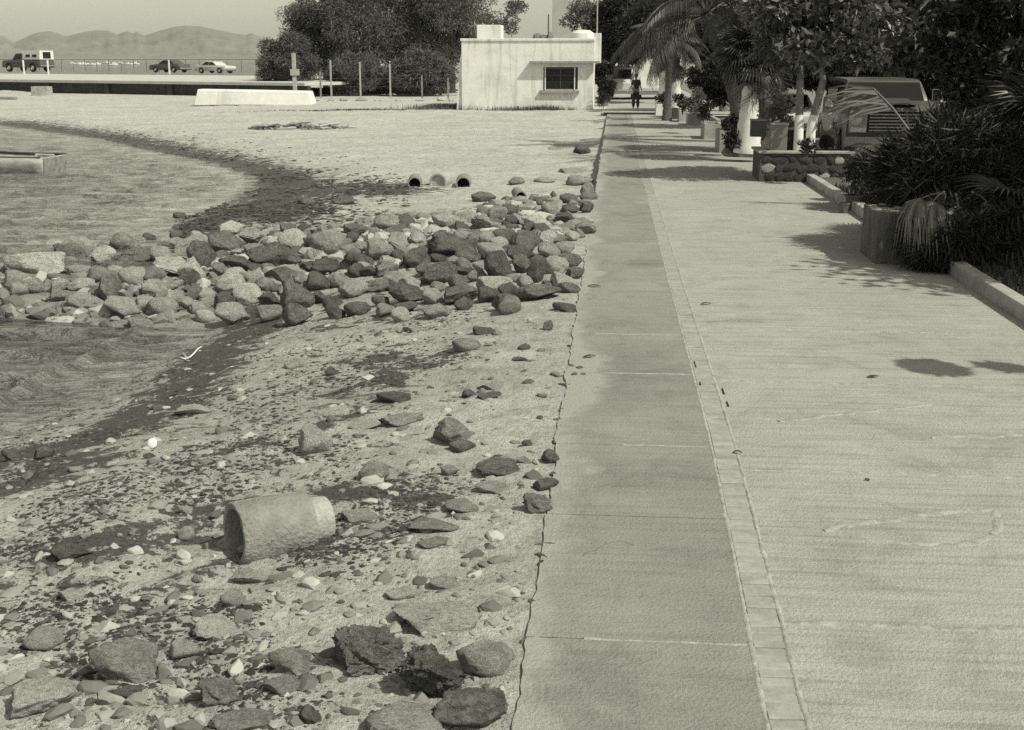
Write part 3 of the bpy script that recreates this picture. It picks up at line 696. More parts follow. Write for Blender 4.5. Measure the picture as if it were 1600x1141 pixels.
GR = [ # breakwater: px, bottom, w, h, tone, shape, label, short reference
 (44, 440, 98, 56, 'pale', 'angular', 'big pale jagged block at the seaward end of the breakwater', 'the big jagged end block'),
 (22, 452, 44, 30, 'grey', 'rounded', 'grey block at the waterline by the left photo edge', 'the left edge block'),
 (105, 412, 62, 34, 'dark', 'flat', 'dark smooth wedge behind the big pale block of the breakwater', 'the dark smooth wedge'),
 (155, 420, 50, 34, 'pale', 'rounded', 'pale domed stone right of the dark wedge near the breakwater end', 'the pale domed stone'),
 (122, 436, 44, 24, 'pale', 'rounded', 'small cream stone between the big block and the domed one', 'the cream stone'),
 (126, 460, 48, 26, 'pale', 'rounded', 'white-topped stone above the waterline with a dark notch', 'the white-topped stone'),
 (122, 488, 50, 30, 'grey', 'rounded', 'speckled round stone at the waterline near the breakwater end', 'the speckled waterline stone'),
 (90, 474, 36, 22, 'grey', 'rounded', 'grey egg-like stone at the waterline, left of the speckled one', 'the egg-like stone'),
 (150, 496, 32, 18, 'grey', 'rounded', 'small grey cobble touching water below the tall two-tone stone', 'the small wet cobble'),
 (166, 478, 44, 46, 'split', 'rounded', 'tall two-tone stone, pale top and dark foot, at the waterline', 'the tall two-tone stone'),
 (205, 452, 50, 38, 'pale', 'rounded', 'broad pale stone behind the oval white waterline stones', 'the broad pale stone'),
 (218, 420, 60, 36, 'dark', 'angular', 'dark flat-faced block with a sharp edge, upper left breakwater', 'the flat-faced dark block'),
 (237, 467, 44, 30, 'pale', 'rounded', 'smooth white oval stone, upper of two at the waterline', 'the upper white oval'),
 (227, 491, 44, 30, 'pale', 'rounded', 'smooth white oval stone, lower of two, nearly in the water', 'the lower white oval'),
 (270, 436, 76, 34, 'pale', 'angular', 'long pale block leaning right of the flat-faced dark one', 'the long leaning block'),
 (299, 456, 44, 56, 'pale', 'cone', 'pale cone-shaped stone with a pointed tip', 'the pale cone stone'),
 (313, 430, 44, 60, 'dark', 'angular', 'tall dark slab with a pale right edge, leaning behind the cone', 'the tall leaning slab'),
 (300, 400, 60, 34, 'pale', 'angular', 'pale block at the crest behind the tall leaning slab', 'the pale crest block'),
 (272, 474, 32, 20, 'grey', 'rounded', 'small grey stone below the pale cone-shaped stone', 'the small grey cobble'),
 (308, 494, 28, 22, 'pale', 'rounded', 'small round pale stone at the landward end of the waterline', 'the small round stone'),
 (347, 402, 60, 42, 'dark', 'rounded', 'dark rough boulder at the crest right of the leaning slab', 'the dark crest boulder'),
 (372, 430, 64, 32, 'dark', 'flat', 'dark flat-topped boulder with a shaded right end', 'the flat-topped dark boulder'),
 (425, 424, 86, 46, 'dark', 'flat', 'wide dark smooth hump in the left half of the breakwater', 'the wide dark hump'),
 (360, 462, 50, 36, 'pale', 'rounded', 'pale block right of the cone, dusted with sand', 'the dusted pale block'),
 (384, 482, 52, 38, 'pale', 'rounded', 'pale round boulder in front, right of the cone', 'the pale front boulder'),
 (461, 490, 58, 46, 'dark', 'rounded', 'dark crusty boulder, lowest in the left half of the breakwater', 'the crusty front boulder'),
 (392, 385, 44, 30, 'pale', 'angular', 'small white craggy stone at the crest, left half', 'the craggy white stone'),
 (430, 384, 40, 24, 'dark', 'angular', 'dark lump at the crest right of the craggy white stone', 'the dark crest lump'),
 (509, 402, 66, 42, 'grey', 'rounded', 'big round grey boulder on the crest in mid breakwater', 'the big round boulder'),
 (510, 432, 48, 30, 'dark', 'angular', 'dark block just below the big round grey boulder', 'the dark block below'),
 (560, 424, 58, 34, 'dark', 'angular', 'dark jagged block, centre of the breakwater', 'the central jagged block'),
 (590, 412, 50, 38, 'grey', 'rounded', 'grey boulder with one white chip, centre of the breakwater', 'the chipped boulder'),
 (622, 402, 38, 38, 'pale', 'angular', 'pale faceted stone at the crest in the centre', 'the pale faceted stone'),
 (650, 390, 36, 28, 'pale', 'angular', 'white-topped stone with a black underside, centre crest', 'the white-topped crest stone'),
 (556, 372, 46, 24, 'dark', 'angular', 'dark rough stone on the far side of the crest', 'the far dark stone'),
 (562, 392, 34, 18, 'grey', 'rounded', 'small grey stone wedged between two round boulders', 'the wedged stone'),
 (648, 422, 50, 32, 'dark', 'rounded', 'dark rounded stone in front of the white-topped crest one', 'the dark rounded stone'),
 (703, 404, 82, 38, 'dark', 'rounded', 'long dark smooth boulder on the crest right of centre', 'the long smooth boulder'),
 (728, 415, 46, 30, 'split', 'rounded', 'dark stone speckled white on its face, right of centre', 'the white-speckled stone'),
 (753, 366, 52, 32, 'grey', 'lava', 'honeycombed grey stone on the far side of the crest', 'the honeycombed stone'),
 (700, 360, 54, 28, 'pale', 'angular', 'pale chalky stone left of the honeycombed one', 'the chalky stone'),
 (690, 448, 56, 40, 'dark', 'angular', 'dark broad block below the white-speckled stone', 'the broad dark block'),
 (640, 478, 70, 34, 'dark', 'flat', 'dark low slab in the front row, centre right', 'the low front slab'),
 (714, 480, 66, 36, 'dark', 'angular', 'dark cracked block in the front row right of centre', 'the cracked front block'),
 (776, 440, 50, 48, 'dark', 'rounded', 'dark upright boulder in the middle of the right half', 'the upright dark boulder'),
 (814, 402, 56, 40, 'dark', 'rounded', 'large dark smooth boulder overhanging on the right crest', 'the overhanging boulder'),
 (868, 432, 42, 34, 'pale', 'rounded', 'cream round boulder with an arched dark underside near the walkway', 'the cream arched boulder'),
 (838, 448, 30, 44, 'dark', 'rounded', 'dark standing stone left of the cream arched boulder', 'the standing stone'),
 (845, 472, 88, 30, 'dark', 'flat', 'long dark slab in front, beside the walkway', 'the long front slab'),
 (896, 440, 34, 24, 'dark', 'angular', 'dark block between the cream arched boulder and the walkway', 'the walkway side block'),
 (815, 432, 36, 34, 'dark', 'angular', 'dark pitted stone with a white fleck in the right half', 'the flecked stone'),
 (852, 386, 38, 24, 'pale', 'rounded', 'pale flat-topped stone right of the overhanging boulder', 'the pale flat-topped stone'),
 (880, 400, 36, 24, 'grey', 'rounded', 'grey stone near the walkway, above the cream arched boulder', 'the grey walkway stone'),
 (836, 358, 60, 24, 'pale', 'flat', 'pale low stone on the far slope near the walkway', 'the pale low stone'),
 (917, 318, 26, 28, 'grey', 'rounded', 'grey stone atop the heap where it meets the walkway', 'the top walkway stone'),
 (915, 336, 24, 22, 'dark', 'angular', 'dark stone under the topmost one against the walkway', 'the under walkway stone'),
 (890, 336, 30, 18, 'dark', 'rounded', 'small dark stone on the far slope near the walkway', 'the small dark slope stone'),
 (545, 470, 56, 32, 'grey', 'rounded', 'grey buff stone with a pale vein in the front row', 'the veined stone'),
 (556, 496, 44, 28, 'dark', 'rounded', 'dark round stone in the front row below the veined one', 'the dark front cobble'),
 (592, 460, 40, 26, 'grey', 'angular', 'grey block right of the veined stone', 'the grey block'),
 (530, 452, 44, 26, 'grey', 'flat', 'flat grey stone above the veined one', 'the flat grey stone'),
 (600, 436, 44, 26, 'grey', 'angular', 'buff slab below the central jagged block', 'the buff slab'),
]
grocks = []
random.seed(21)
for i, (x, yb, wd, ht, tone, kind, lab, ref) in enumerate(GR):
    put_rock(x, yb, wd, ht, tone, kind, lab, 'rocks of the low stone breakwater', sink=.16, idx=i % 6, sub=4, tilt=random.uniform(-.2, .2))
    grocks.append((x, yb - ht / 2, wd, ht, ref))
# smaller rocks packed between them
gpoly = [(0, 392), (90, 380), (200, 372), (300, 366), (350, 356), (450, 352), (560, 350), (640, 346), (740, 332), (840, 322), (915, 306), (916, 440), (880, 462), (790, 480), (700, 490), (600, 496), (520, 500), (430, 492), (320, 500), (240, 490), (100, 478), (30, 455), (0, 446)]
used = {}
allr = list(grocks); cnt = 0; tries = 0; placed = []
while cnt < 150 and tries < 12000:
    tries += 1
    x = random.uniform(2, 918); y = random.uniform(306, 502)
    if not bool(inpoly(np.array([x]), np.array([y]), gpoly)[0]): continue
    wd = random.choice([26, 28, 31, 35, 40, 46, 54]) * (.75 + .5 * (y - 300) / 200)
    ht = wd * random.uniform(.52, .8)
    if any(abs(x - r[0]) < .40 * (wd + r[2]) * .62 and abs(y - r[1]) < .38 * (ht + r[3]) * .6 for r in allr): continue
    ptone = [('pale', .5 if x < 420 else .12), ('grey', .8 if x < 420 else .42), ('dark', 1)]
    q = random.random(); tone = next(t for t, c_ in ptone if q <= c_); kind = random.choice(['rounded', 'rounded', 'angular', 'flat'])
    allr.append((x, y, wd, ht, None)); cnt += 1; placed.append((x, y, wd, ht, tone, kind))
for (x, y, wd, ht, tone, kind) in placed:
    near = sorted(grocks, key=lambda r: ((r[0] - x) ** 2 + ((r[1] - y) * 1.6) ** 2))[:4]
    size = 'small' if wd < 24 else 'middling' if wd < 32 else 'fair-sized'
    cands = []
    for r in near:
        dx, dy = x - r[0], (y - r[1]) * 1.6
        rel = ('right of' if dx > 0 else 'left of') if abs(dx) > abs(dy) else ('in front of' if dy > 0 else 'behind')
        cands.append('%s %s %s stone just %s %s in the breakwater' % (size, {'pale': 'pale', 'grey': 'grey', 'dark': 'dark'}[tone], kind, rel, r[4]))
    for a_ in range(3):
        cands.append('%s %s %s stone between %s and %s' % (size, tone, kind, near[a_][4], near[a_ + 1][4]))
    lab = next((c_ for c_ in cands if c_ not in used), None)
    if lab is None: lab = cands[0] + ', lower'
    used[lab] = 1
    put_rock(x, y + ht / 2, wd, ht, tone, kind, lab, 'rocks of the low stone breakwater', sink=.15, sub=3, tilt=random.uniform(-.3, .3))

# pebbles, shards and weed tufts nobody could count
def rubble_mesh(name, n, region, smin, smax, seed, dens=None, water=False, pw=1.3):
    rnd = np.random.RandomState(seed); vars_ = []
    for k in range(6):
        me_ = rock_mesh(40 + k, 'angular', 2); bm = bmesh.new(); bm.from_mesh(me_); bmesh.ops.triangulate(bm, faces=bm.faces)
        vars_.append((np.array([v.co[:] for v in bm.verts]), np.array([[v.index for v in f.verts] for f in bm.faces]))); bm.free()
    pts = []
    while len(pts) < n:
        px = rnd.uniform(region[0], region[2], 4000); py = rnd.uniform(region[1], region[3], 4000)
        dirs = np.stack([(px - CX) / F, -(py - CY) / F, -np.ones_like(px)], 1) @ np.array(RM).T
        k = -(CAMH + .35) / dirs[:, 2]; x = dirs[:, 0] * k; y = dirs[:, 1] * k
        ok = (x < PE - .05) & (water | ~inpoly(x, y, SHORE))
        if dens is not None: ok &= rnd.rand(4000) < dens(x, y)
        pts += list(zip(x[ok], y[ok]))
    pts = np.array(pts[:n]); z = hgt(pts[:, 0], pts[:, 1]); VV = []; FF = []; b = 0
    for i in range(n):
        bv, bf = vars_[i % 6]; s = smin * (smax / smin) ** (rnd.rand() ** pw); th_ = rnd.rand() * 6.28
        l = bv * np.array([s * rnd.uniform(.8, 1.5), s * rnd.uniform(.6, 1), s * rnd.uniform(.4, .85)])
        X = l[:, 0] * np.cos(th_) - l[:, 1] * np.sin(th_); Y = l[:, 0] * np.sin(th_) + l[:, 1] * np.cos(th_)
        VV.append(np.stack([X + pts[i, 0], Y + pts[i, 1], l[:, 2] + z[i] - s * .02], 1)); FF.append(bf + b); b += len(bv)
    return np_mesh(name, np.concatenate(VV), np.concatenate(FF), False)
def scatter_mesh(name, n, region, smin, smax, flat, seed, dens=None, sub=1, water=False):
    rnd = np.random.RandomState(seed); base = []
    bm = bmesh.new(); bmesh.ops.create_icosphere(bm, subdivisions=sub, radius=1); bv = np.array([v.co[:] for v in bm.verts]); bf = np.array([[v.index for v in f.verts] for f in bm.faces]); bm.free()
    pts = []
    while len(pts) < n:
        px = rnd.uniform(region[0], region[2], 4000); 
        t = rnd.rand(4000); py = region[1] + (region[3] - region[1]) * t
        s = (CAMH + .35) ; dirs = np.stack([(px - CX) / F, -(py - CY) / F, -np.ones_like(px)], 1) @ np.array(RM).T
        k = -s / dirs[:, 2]; x = dirs[:, 0] * k; y = dirs[:, 1] * k
        ok = (x < PE - .03) & (water | ~inpoly(x, y, SHORE))
        if dens is not None: ok &= rnd.rand(4000) < dens(x, y)
        for a_, b_ in zip(x[ok], y[ok]): pts.append((a_, b_))
    pts = np.array(pts[:n]); z = hgt(pts[:, 0], pts[:, 1])
    V_ = np.zeros((n, len(bv), 3)); 
    sz = smin * (smax / smin) ** (rnd.rand(n) ** 2.2)
    sc_ = np.stack([sz * rnd.uniform(.8, 1.5, n), sz * rnd.uniform(.5, 1, n), sz * rnd.uniform(flat[0], flat[1], n)], 1)
    th_ = rnd.rand(n) * 6.28; nz = 1 + rnd.uniform(-.28, .28, (n, len(bv), 1))
    L = bv[None] * nz * sc_[:, None, :]
    X = L[..., 0] * np.cos(th_)[:, None] - L[..., 1] * np.sin(th_)[:, None]; Y = L[..., 0] * np.sin(th_)[:, None] + L[..., 1] * np.cos(th_)[:, None]
    V_[..., 0] = X + pts[:, 0][:, None]; V_[..., 1] = Y + pts[:, 1][:, None]; V_[..., 2] = L[..., 2] + (z + sc_[:, 2] * .25)[:, None]
    Fq = (bf[None] + (np.arange(n) * len(bv))[:, None, None]).reshape(-1, 3)
    return np_mesh(name, V_.reshape(-1, 3), Fq, False)
def islandmat(name, lo, hi):
    m, n, bs = nmat(name); geo = n.nodes.new('ShaderNodeNewGeometry'); c = ramp(n, geo.outputs['Random Per Island'], [(0, lo), (.6, (lo + hi) * .45), (1, hi)])
    n.links.new(c, bs.inputs['Base Color']); bs.inputs['Roughness'].default_value = .85; bs.inputs['Specular IOR Level'].default_value = .2; return m
M['pebble'] = islandmat('pebbles', .08, .38); M['rubble'] = islandmat('rubble', .10, .46); M['weedclump'] = islandmat('weed_clumps', .03, .10)
tag(link('pebbles', scatter_mesh('pebbles', 2600, (-150, 500, 900, 1300), .005, .034, (.2, .6), 4), M['pebble']), 'small pebbles and shell bits strewn over the near beach', 'pebbles', kind='stuff')
tag(link('rubble', rubble_mesh('rubble', 1500, (-60, 300, 920, 540), .05, .17, 5, lambda x, y: (polydist(x, y, GROIN) < np.where(x < -4.5, 1.45, 1.7)) * 1.0, True, 1.0), M['rubble']), 'small rubble around the foot of the breakwater', 'rubble', kind='stuff')
tag(link('debris', rubble_mesh('debris', 760, (-150, 500, 900, 1250), .015, .06, 15), M['rubble']), 'half-buried stone chips and broken debris over the near beach', 'debris', kind='stuff')
dens = lambda x, y: np.clip(weedmask(x, y) * np.clip((fbm(x * 1.6 + 5, y * 1.6, 5) - .44) * 9, 0, 1) * 1.5, 0, 1)
tag(link('seaweed', scatter_mesh('seaweed', 15000, (-150, 480, 900, 1300), .006, .026, (.08, .3), 6, dens), M['weedclump']), 'dark dried seaweed clumps along the waterline and beach', 'seaweed', kind='stuff')
tag(link('seaweed', scatter_mesh('seaweed', 6000, (-150, 195, 640, 380), .02, .09, (.1, .25), 8, dens), M['weedclump']), 'dark seaweed drifts on the far curve of the beach', 'seaweed', kind='stuff')

# ---------------------------------------------------------------- concrete pipes
p = gp(372, 872)
root = empty('drain_pipe', (p.x + .0, p.y + .02, p.z - .03), 0, 'grey concrete drain pipe lying on the near beach, open mouth to the left', 'pipe')
az = R(37); r0 = .174
MX = Matrix.Translation((-.02, 0, r0 * .86)) @ Matrix.Rotation(az, 4, 'Z') @ Matrix.Rotation(R(90) + R(2.0), 4, 'Y')
# lathe axis z -> pipe axis
b = MB().lathe([(r0 - .038, .02), (r0 - .035, .0), (r0 - .008, -.002), (r0, .008), (r0 + .002, .1), (r0, .25), (r0 - .001, .395), (r0 - .006, .405), (r0 - .03, .41), (r0 - .075, .41), (r0 - .06, .3), (r0 - .045, .1), (r0 - .038, .02)], 48, MX)
bar = b.build('barrel', M['pipe'], root, smooth=True)
from mathutils import noise as mn_
for v in bar.data.vertices:
    v.co += Vector((mn_.noise(v.co * 9), mn_.noise(v.co * 9 + Vector((5, 0, 0))), mn_.noise(v.co * 9 + Vector((0, 7, 0))))) * .004 + Vector((1, 1, 1)) * mn_.noise(v.co * 30) * .002
b = MB().lathe([(r0 - .046, .39), (r0 - .046, .50), (r0 - .050, .52), (r0 - .062, .525), (r0 - .085, .522), (r0 - .085, .39), (r0 - .046, .39)], 48, MX)
b.build('collar', M['pipe_pale'], root, smooth=True)
def small_pipe(px, py, rad_px, lab, az, pale=False, filled=False, L=.75, up=0):
    p = gp(px, py); s = ppm(p); r = rad_px / s
    rt = empty('pipe_section', (p.x, p.y, p.z), 0, lab, 'pipe', 'short pipe sections half buried behind the breakwater')
    MX = Matrix.Translation((0, 0, r * .42 + up)) @ Matrix.Rotation(az, 4, 'Z') @ Matrix.Rotation(R(90), 4, 'Y')
    MB().lathe([(r * .8, 0), (r, 0), (r, L), (r * .8, L), (r * .8, 0)], 28, MX).build('barrel', M['pipe_pale' if pale else 'pipe'], rt, smooth=True)
    MB().lathe([(.001, L - .06), (r * .82, L - .05)], 20, MX).build('light_blocker', M['soil'], rt)  # added dark disc, blocks light from the back so the mouth stays dark
    if filled: MB().lathe([(.001, .05), (r * .8, .04)], 28, MX).build('end_plug', M['pipe_pale'], rt)
small_pipe(648, 292, 11, 'dark-mouthed pipe end, leftmost of the short pipes behind the breakwater', R(98))
small_pipe(684, 291, 14, 'pale round drum end lying right of the leftmost pipe mouth', R(80), True, True)
small_pipe(724, 293, 12, 'half-sunk pipe mouth showing a dark arch, third of the short pipes', R(96))
small_pipe(814, 321, 9, 'small pipe with a dark mouth nearest the breakwater stones', R(100))

# ---------------------------------------------------------------- small litter
p = gp(238, 702)
o = MB().lathe([(0.001, .012), (.02, .011), (.032, .004), (.036, 0), (.03, -.002), (.001, .004)], 20, Matrix.Translation((0, 0, .035)) @ Matrix.Rotation(R(62), 4, 'X')).build('shell', M['shell'], None, smooth=True, loc=p)
tag(o, 'bright white shell standing in the dark seaweed near the water', 'shell')
p = gp(233, 716); tag(link('stone_chip', proto('angular', 2, 'lava', 2), None, None, (p.x, p.y, p.z + .01), None, (.045, .03, .025)), 'black chip of stone just below the white shell', 'stone chip')
p = gp(298, 560)
tag(MB().tube([(-.10, .0, .02), (-.05, -.03, .015), (-.005, -.01, .03), (.01, .08, .05), (.02, .16, .075), (.045, .22, .09)], [.008, .009, .009, .008, .007, .005], 6).build('stick', M['shell'], None, smooth=True, loc=(p.x, p.y, p.z)), 'bleached curved twig at the edge of the water', 'stick')
def leaf_obj(px, py, s, lab, up=.02, mt='weed'):
    p = at(px, py, .004); k = s / ppm(p)
    mb = MB(); vs = []; fs = []
    n_ = 6
    for i in range(n_ + 1):
        t = i / n_; wd_ = math.sin(math.pi * (t * .9 + .05)) * .2; h_ = up * math.sin(t * 3.1) + .002
        vs += [((t - .5) * k, -wd_ * k, h_ + up * .5), ((t - .5) * k, 0, h_), ((t - .5) * k, wd_ * k, h_ + up * .6)]
        if i: b_ = 3 * i; fs += [(b_ - 3, b_ - 2, b_ + 1, b_), (b_ - 2, b_ - 1, b_ + 2, b_ + 1)]
    mb.add(vs, fs); o = mb.build('dry_leaf', M[mt], None, True, loc=p, rot=(0, 0, random.uniform(-.5, .5))); tag(o, lab, 'leaf', 'dry leaves blown on to the promenade')
M['leaf_fallen'] = mat('fallen_leaf', .05, .3, 30, .8, .2, .002)
leaf_obj(928, 448, 20, 'curled dark leaf on the narrow strip beside the breakwater', .012, 'leaf_fallen')
leaf_obj(1103, 476, 18, 'dark curled leaf on the wide paving above the band crack', .012, 'leaf_fallen')
leaf_obj(921, 558, 22, 'dark leaf at the broken edge of the narrow strip', .01, 'leaf_fallen')
leaf_obj(1152, 709, 15, 'small black folded leaf lying on the brick band', .012, 'leaf_fallen')
leaf_obj(1364, 589, 22, 'thin flat leaf alone on the wide paving near the shadow', .006, 'leaf_fallen')
p = at(1355, 750, .004); tag(MB().lathe([(.0145, 0), (.0145, .006), (.010, .006), (.010, .001)], 16).build('bottle_cap', M['dark_metal'], None, True, loc=p), 'small round dark ring with a light centre on the wide paving', 'bottle cap')
# broken-out hollow in the strip edge
random.seed(9)
for (px, py, s) in ((905, 575, 14), (897, 585, 12), (912, 585, 9), (893, 572, 9)):
    p = at(px, py, .0); link('edge_fragment', proto('angular', random.randrange(5), 'lava', 2), None, prom, (p.x, p.y, .004), (0, 0, random.random() * 3), (s / ppm(p) / 2,) * 2 + (.012,))
for (px, py, L_) in ((1086, 570, .2), (1094, 600, .08), (1130, 612, .16), (1137, 632, .12)):
    p = at(px, py, 0); MB().box(-.0025, .0035, -L_ / 2, L_ / 2, 0, .0085).build('open_crack', M['black'], prom, loc=(p.x, p.y, 0), rot=(0, 0, R(1)))
random.seed(15)
for py in (455, 470, 540, 600, 640, 655, 690, 712, 740, 850, 868, 880, 940, 1000):
    xe = PE + (float(fbm(np.array([at(900, py, 0).y * 2.6]), np.array([3.3]), 4)[0]) - .5) * .10
    p = at(900, py, 0); link('edge_fragment', proto('lava', random.randrange(5), 'lava', 2), None, prom, (xe + .0, p.y, -.01), (0, 0, random.random() * 3), (random.uniform(.012, .022), random.uniform(.03, .07), .018))
# ---------------------------------------------------------------- building
def wall_mat():
    m, n, bs = nmat('stained_stucco'); V = coords(n, False)
    a = noise(n, V, 1.2, 6, .65, .5); b_ = noise(n, V, 22, 4, .7)
    mp = n.nodes.new('ShaderNodeMapping'); mp.inputs['Scale'].default_value = (2.5, 2.5, .22); n.links.new(V, mp.inputs[0]); s = noise(n, mp.outputs[0], 1.6, 5, .6)
    c = ramp(n, a, [(.3, .6), (.5, .74), (.65, .8)]); c = mixc(n, .7, c, ramp(n, s, [(.3, .58), (.48, 1.03)]), 'MULTIPLY'); sz_ = n.nodes.new('ShaderNodeSeparateXYZ'); n.links.new(V, sz_.inputs[0]); c = mixc(n, ramp(n, mth(n, 'ADD', sz_.outputs['Z'], mth(n, 'MULTIPLY', a, .9)), [(.30, .75), (.62, 0)]), c, .34); c = mixc(n, .4, c, ramp(n, b_, [(.3, .85), (.6, 1.05)]), 'MULTIPLY')
    n.links.new(c, bs.inputs['Base Color']); bs.inputs['Roughness'].default_value = .9; bs.inputs['Specular IOR Level'].default_value = .15
    bump(n, bs, b_, .4, .02); return m
M['stucco'] = wall_mat(); M['slab_pale'] = mat('pale_render', .42, .1, 1.5, .9, .3, .01); M['slab_grey'] = mat('grey_slab', .3, .2, 5, .9, .3, .01)
BY = 61.0
bl = atY(722, 163, BY); br = atY(926, 170, BY); top = atY(926, 60, BY)
X0, X1, ZT = bl.x, br.x, top.z; ZB = -.5; Wd = X1 - X0; Dp = 6.5
bld = empty('beach_house', (X0, BY, 0), 0, 'small flat-roofed white house at the head of the beach', 'house')
def bz(py): return atY(830, py, BY).z
def bx_(px): return atY(px, 120, BY).x - X0
wx0, wx1, wz0, wz1 = bx_(849), bx_(903), bz(140), bz(105)
mb = MB()
T = .22
mb.box(0, wx0, 0, T, ZB, ZT - .12); mb.box(wx1, Wd, 0, T, ZB, ZT - .12); mb.box(wx0, wx1, 0, T, ZB, wz0); mb.box(wx0, wx1, 0, T, wz1, ZT - .12)
mb.box(0, T, T, Dp, ZB, ZT - .12); mb.box(Wd - T, Wd, T, Dp, ZB, ZT - .12); mb.box(T, Wd - T, Dp - T, Dp, ZB, ZT - .12); mb.box(T, Wd - T, T, Dp - T, ZT - .5, ZT - .35)
mb.build('wall', M['stucco'], bld)
mb = MB(); z0 = ZT - .12; mb.box(-.06, Wd + .04, -.06, .16, z0, ZT); mb.box(-.06, .16, .16, Dp, z0, ZT); mb.box(Wd - .16, Wd + .04, .16, Dp, z0, ZT)
mb.build('parapet', M['stucco'], bld, bevel=.015)
MB().prism([(-.32, ZB), (-.003, ZB), (-.003, bz(80)), (-.1, bz(92))], .1, .6).build('buttress', M['stucco'], bld)
MB().box(bx_(828), Wd + .32, -.36, -.003, bz(99), bz(95.5)).build('awning_slab', M['slab_grey'], bld, bevel=.01)
MB().box(wx0 - .16, wx1 + .08, -.16, -.003, wz0 - .17, wz0 - .03).build('sill', M['slab_grey'], bld, bevel=.01)
win = empty('window', (0, 0, 0)); win.parent = bld
mb = MB(); fr = .06
mb.box(wx0, wx0 + fr, .02, .12, wz0, wz1); mb.box(wx1 - fr, wx1, .02, .12, wz0, wz1); mb.box(wx0 + fr, wx1 - fr, .02, .12, wz0, wz0 + fr); mb.box(wx0 + fr, wx1 - fr, .02, .12, wz1 - fr, wz1)
xm = (wx0 + wx1) / 2; mb.box(xm - .03, xm + .03, .02, .12, wz0 + fr, wz1 - fr)
mb.build('frame', M['dark_metal'], win)
for (a0, a1) in ((wx0 + fr, xm - .03), (xm + .03, wx1 - fr)):
    for k in range(3):
        h_ = (wz1 - wz0 - 2 * fr) / 3; zz = wz0 + fr + k * h_
        MB().box(a0, a1, .06, .075, zz, zz + h_ - .035).build('pane', M['glass'], win)
        MB().box(a0, a1, .04, .09, zz + h_ - .035, zz + h_).build('glazing_bar', M['dark_metal'], win)
for a0 in (bx_(852), bx_(898)): MB().box(a0 - .025, a0 + .025, -.05, .018, wz0, wz1).build('window_post', M['white_paint'], win)
MB().box(Wd + .003, Wd + .36, .3, .9, bz(98) - .0, bz(52)).build('roof_pier', M['stucco'], bld, bevel=.01)
MB().tube([(Wd + .14, .6, bz(52)), (Wd + .14, .6, bz(-40))], .04, 6).build('mast', M['wood_pale'], bld)
MB().tube([(bx_(852), 2.5, ZT - .4), (bx_(852), 2.5, bz(20))], .035, 6).build('roof_pipe', M['dark_metal'], bld)
mb = MB(); mb.box(bx_(742), bx_(780), 1.0, 2.4, ZT - .4, bz(38)); mb.build('roof_tank', M['stucco'], bld, bevel=.02)
mb = MB().lathe([(.001, .55), (.35, .52), (.55, .38), (.6, 0), (.6, -.6)], 20, Matrix.Translation((bx_(908), 2.2, ZT - .1))); mb.build('roof_cistern', M['stucco'], bld, True)
for (px, hh, wq) in ((836, .28, .3), (846, .22, .35), (856, .34, .18)):
    link('roof_clutter', proto('angular', 1, 'dark', 2), None, bld, (bx_(px), 1.4, ZT - .05 + hh * .3), None, (wq, .3, hh))
pt = atY(880, 60, 95); tag(MB().box(-.78, .78, -.78, .78, -.5, 12).build('water_tower', M['slab_pale'], None, bevel=.02, loc=(pt.x, 95, 0)), 'tall pale square shaft rising behind the white house', 'tower')
# black tyre heap by the wall
p = gp(800, 172); r_ = empty('tyre_pair', p, 0, 'black tyres lying against the foot of the white house', 'tyres')
for dx in (-.22, .28):
    MB().lathe([(.16, -.09), (.3, -.1), (.33, 0), (.3, .1), (.16, .09), (.16, -.09)], 20, Matrix.Translation((dx, 0, .24)) @ Matrix.Rotation(R(75), 4, 'X')).build('tyre', M['black'], r_, True)
# ---------------------------------------------------------------- weeds at the wall foot, generic blade clusters
def blades(n, cx, cy, rx, ry, hgt_, wd_, seed, tilt=.6):
    rnd = np.random.RandomState(seed); x = cx + rnd.randn(n) * rx * .5; y = cy + rnd.randn(n) * ry * .5; z = hgt(x, y)
    a = rnd.rand(n) * 6.28; h_ = hgt_ * rnd.uniform(.4, 1, n); t = rnd.rand(n) * tilt
    dx, dy = np.cos(a) * np.sin(t), np.sin(a) * np.sin(t); sx, sy = -np.sin(a) * wd_, np.cos(a) * wd_
    v = np.stack([np.stack([x - sx, y - sy, z], 1), np.stack([x + sx, y + sy, z], 1), np.stack([x + dx * h_, y + dy * h_, z + np.cos(t) * h_], 1)], 1)
    return np_mesh('blades', v.reshape(-1, 3), np.arange(3 * n).reshape(n, 3))
p = gp(760, 171); tag(link('weeds', blades(4200, p.x - .3, p.y, 3.0, .9, .35, .02, 3, 1.2), M['leaf_fine']), 'low dark weeds along the foot of the white house', 'weeds', kind='stuff')
p = gp(835, 172); tag(link('weeds', blades(1800, p.x, p.y, 1.6, .6, .3, .02, 5, 1.2), M['leaf_fine']), 'low weeds right of the tyres by the white house', 'weeds', kind='stuff')
p = gp(560, 172); tag(link('weeds', blades(1500, p.x, p.y, 5, .4, .12, .02, 6, 1.4), M['leaf_fine']), 'thin dry weed line on the sand before the fence', 'weeds', kind='stuff')
# rubble line at the fence foot
random.seed(31)
for i, px in enumerate((500, 517, 538, 566, 590, 622, 655, 690, 704)):
    p = gp(px, 158); s = random.uniform(.18, .34)
    tag(link('rubble_stone', proto('angular', i % 5, 'pale', 2), None, None, (p.x, p.y, p.z + s * .2), (0, 0, i), (s * 1.5, s, s * .6)), 'pale rubble lump at the fence foot, %s' % ['beside the boat stern', 'under the first concrete post', 'between the first and second posts', 'right of the second post', 'midway between posts', 'right of the third post', 'beneath the darkest tree', 'left of the house corner, larger', 'nearest the house corner'][i], 'rubble', 'rubble at the fence foot')
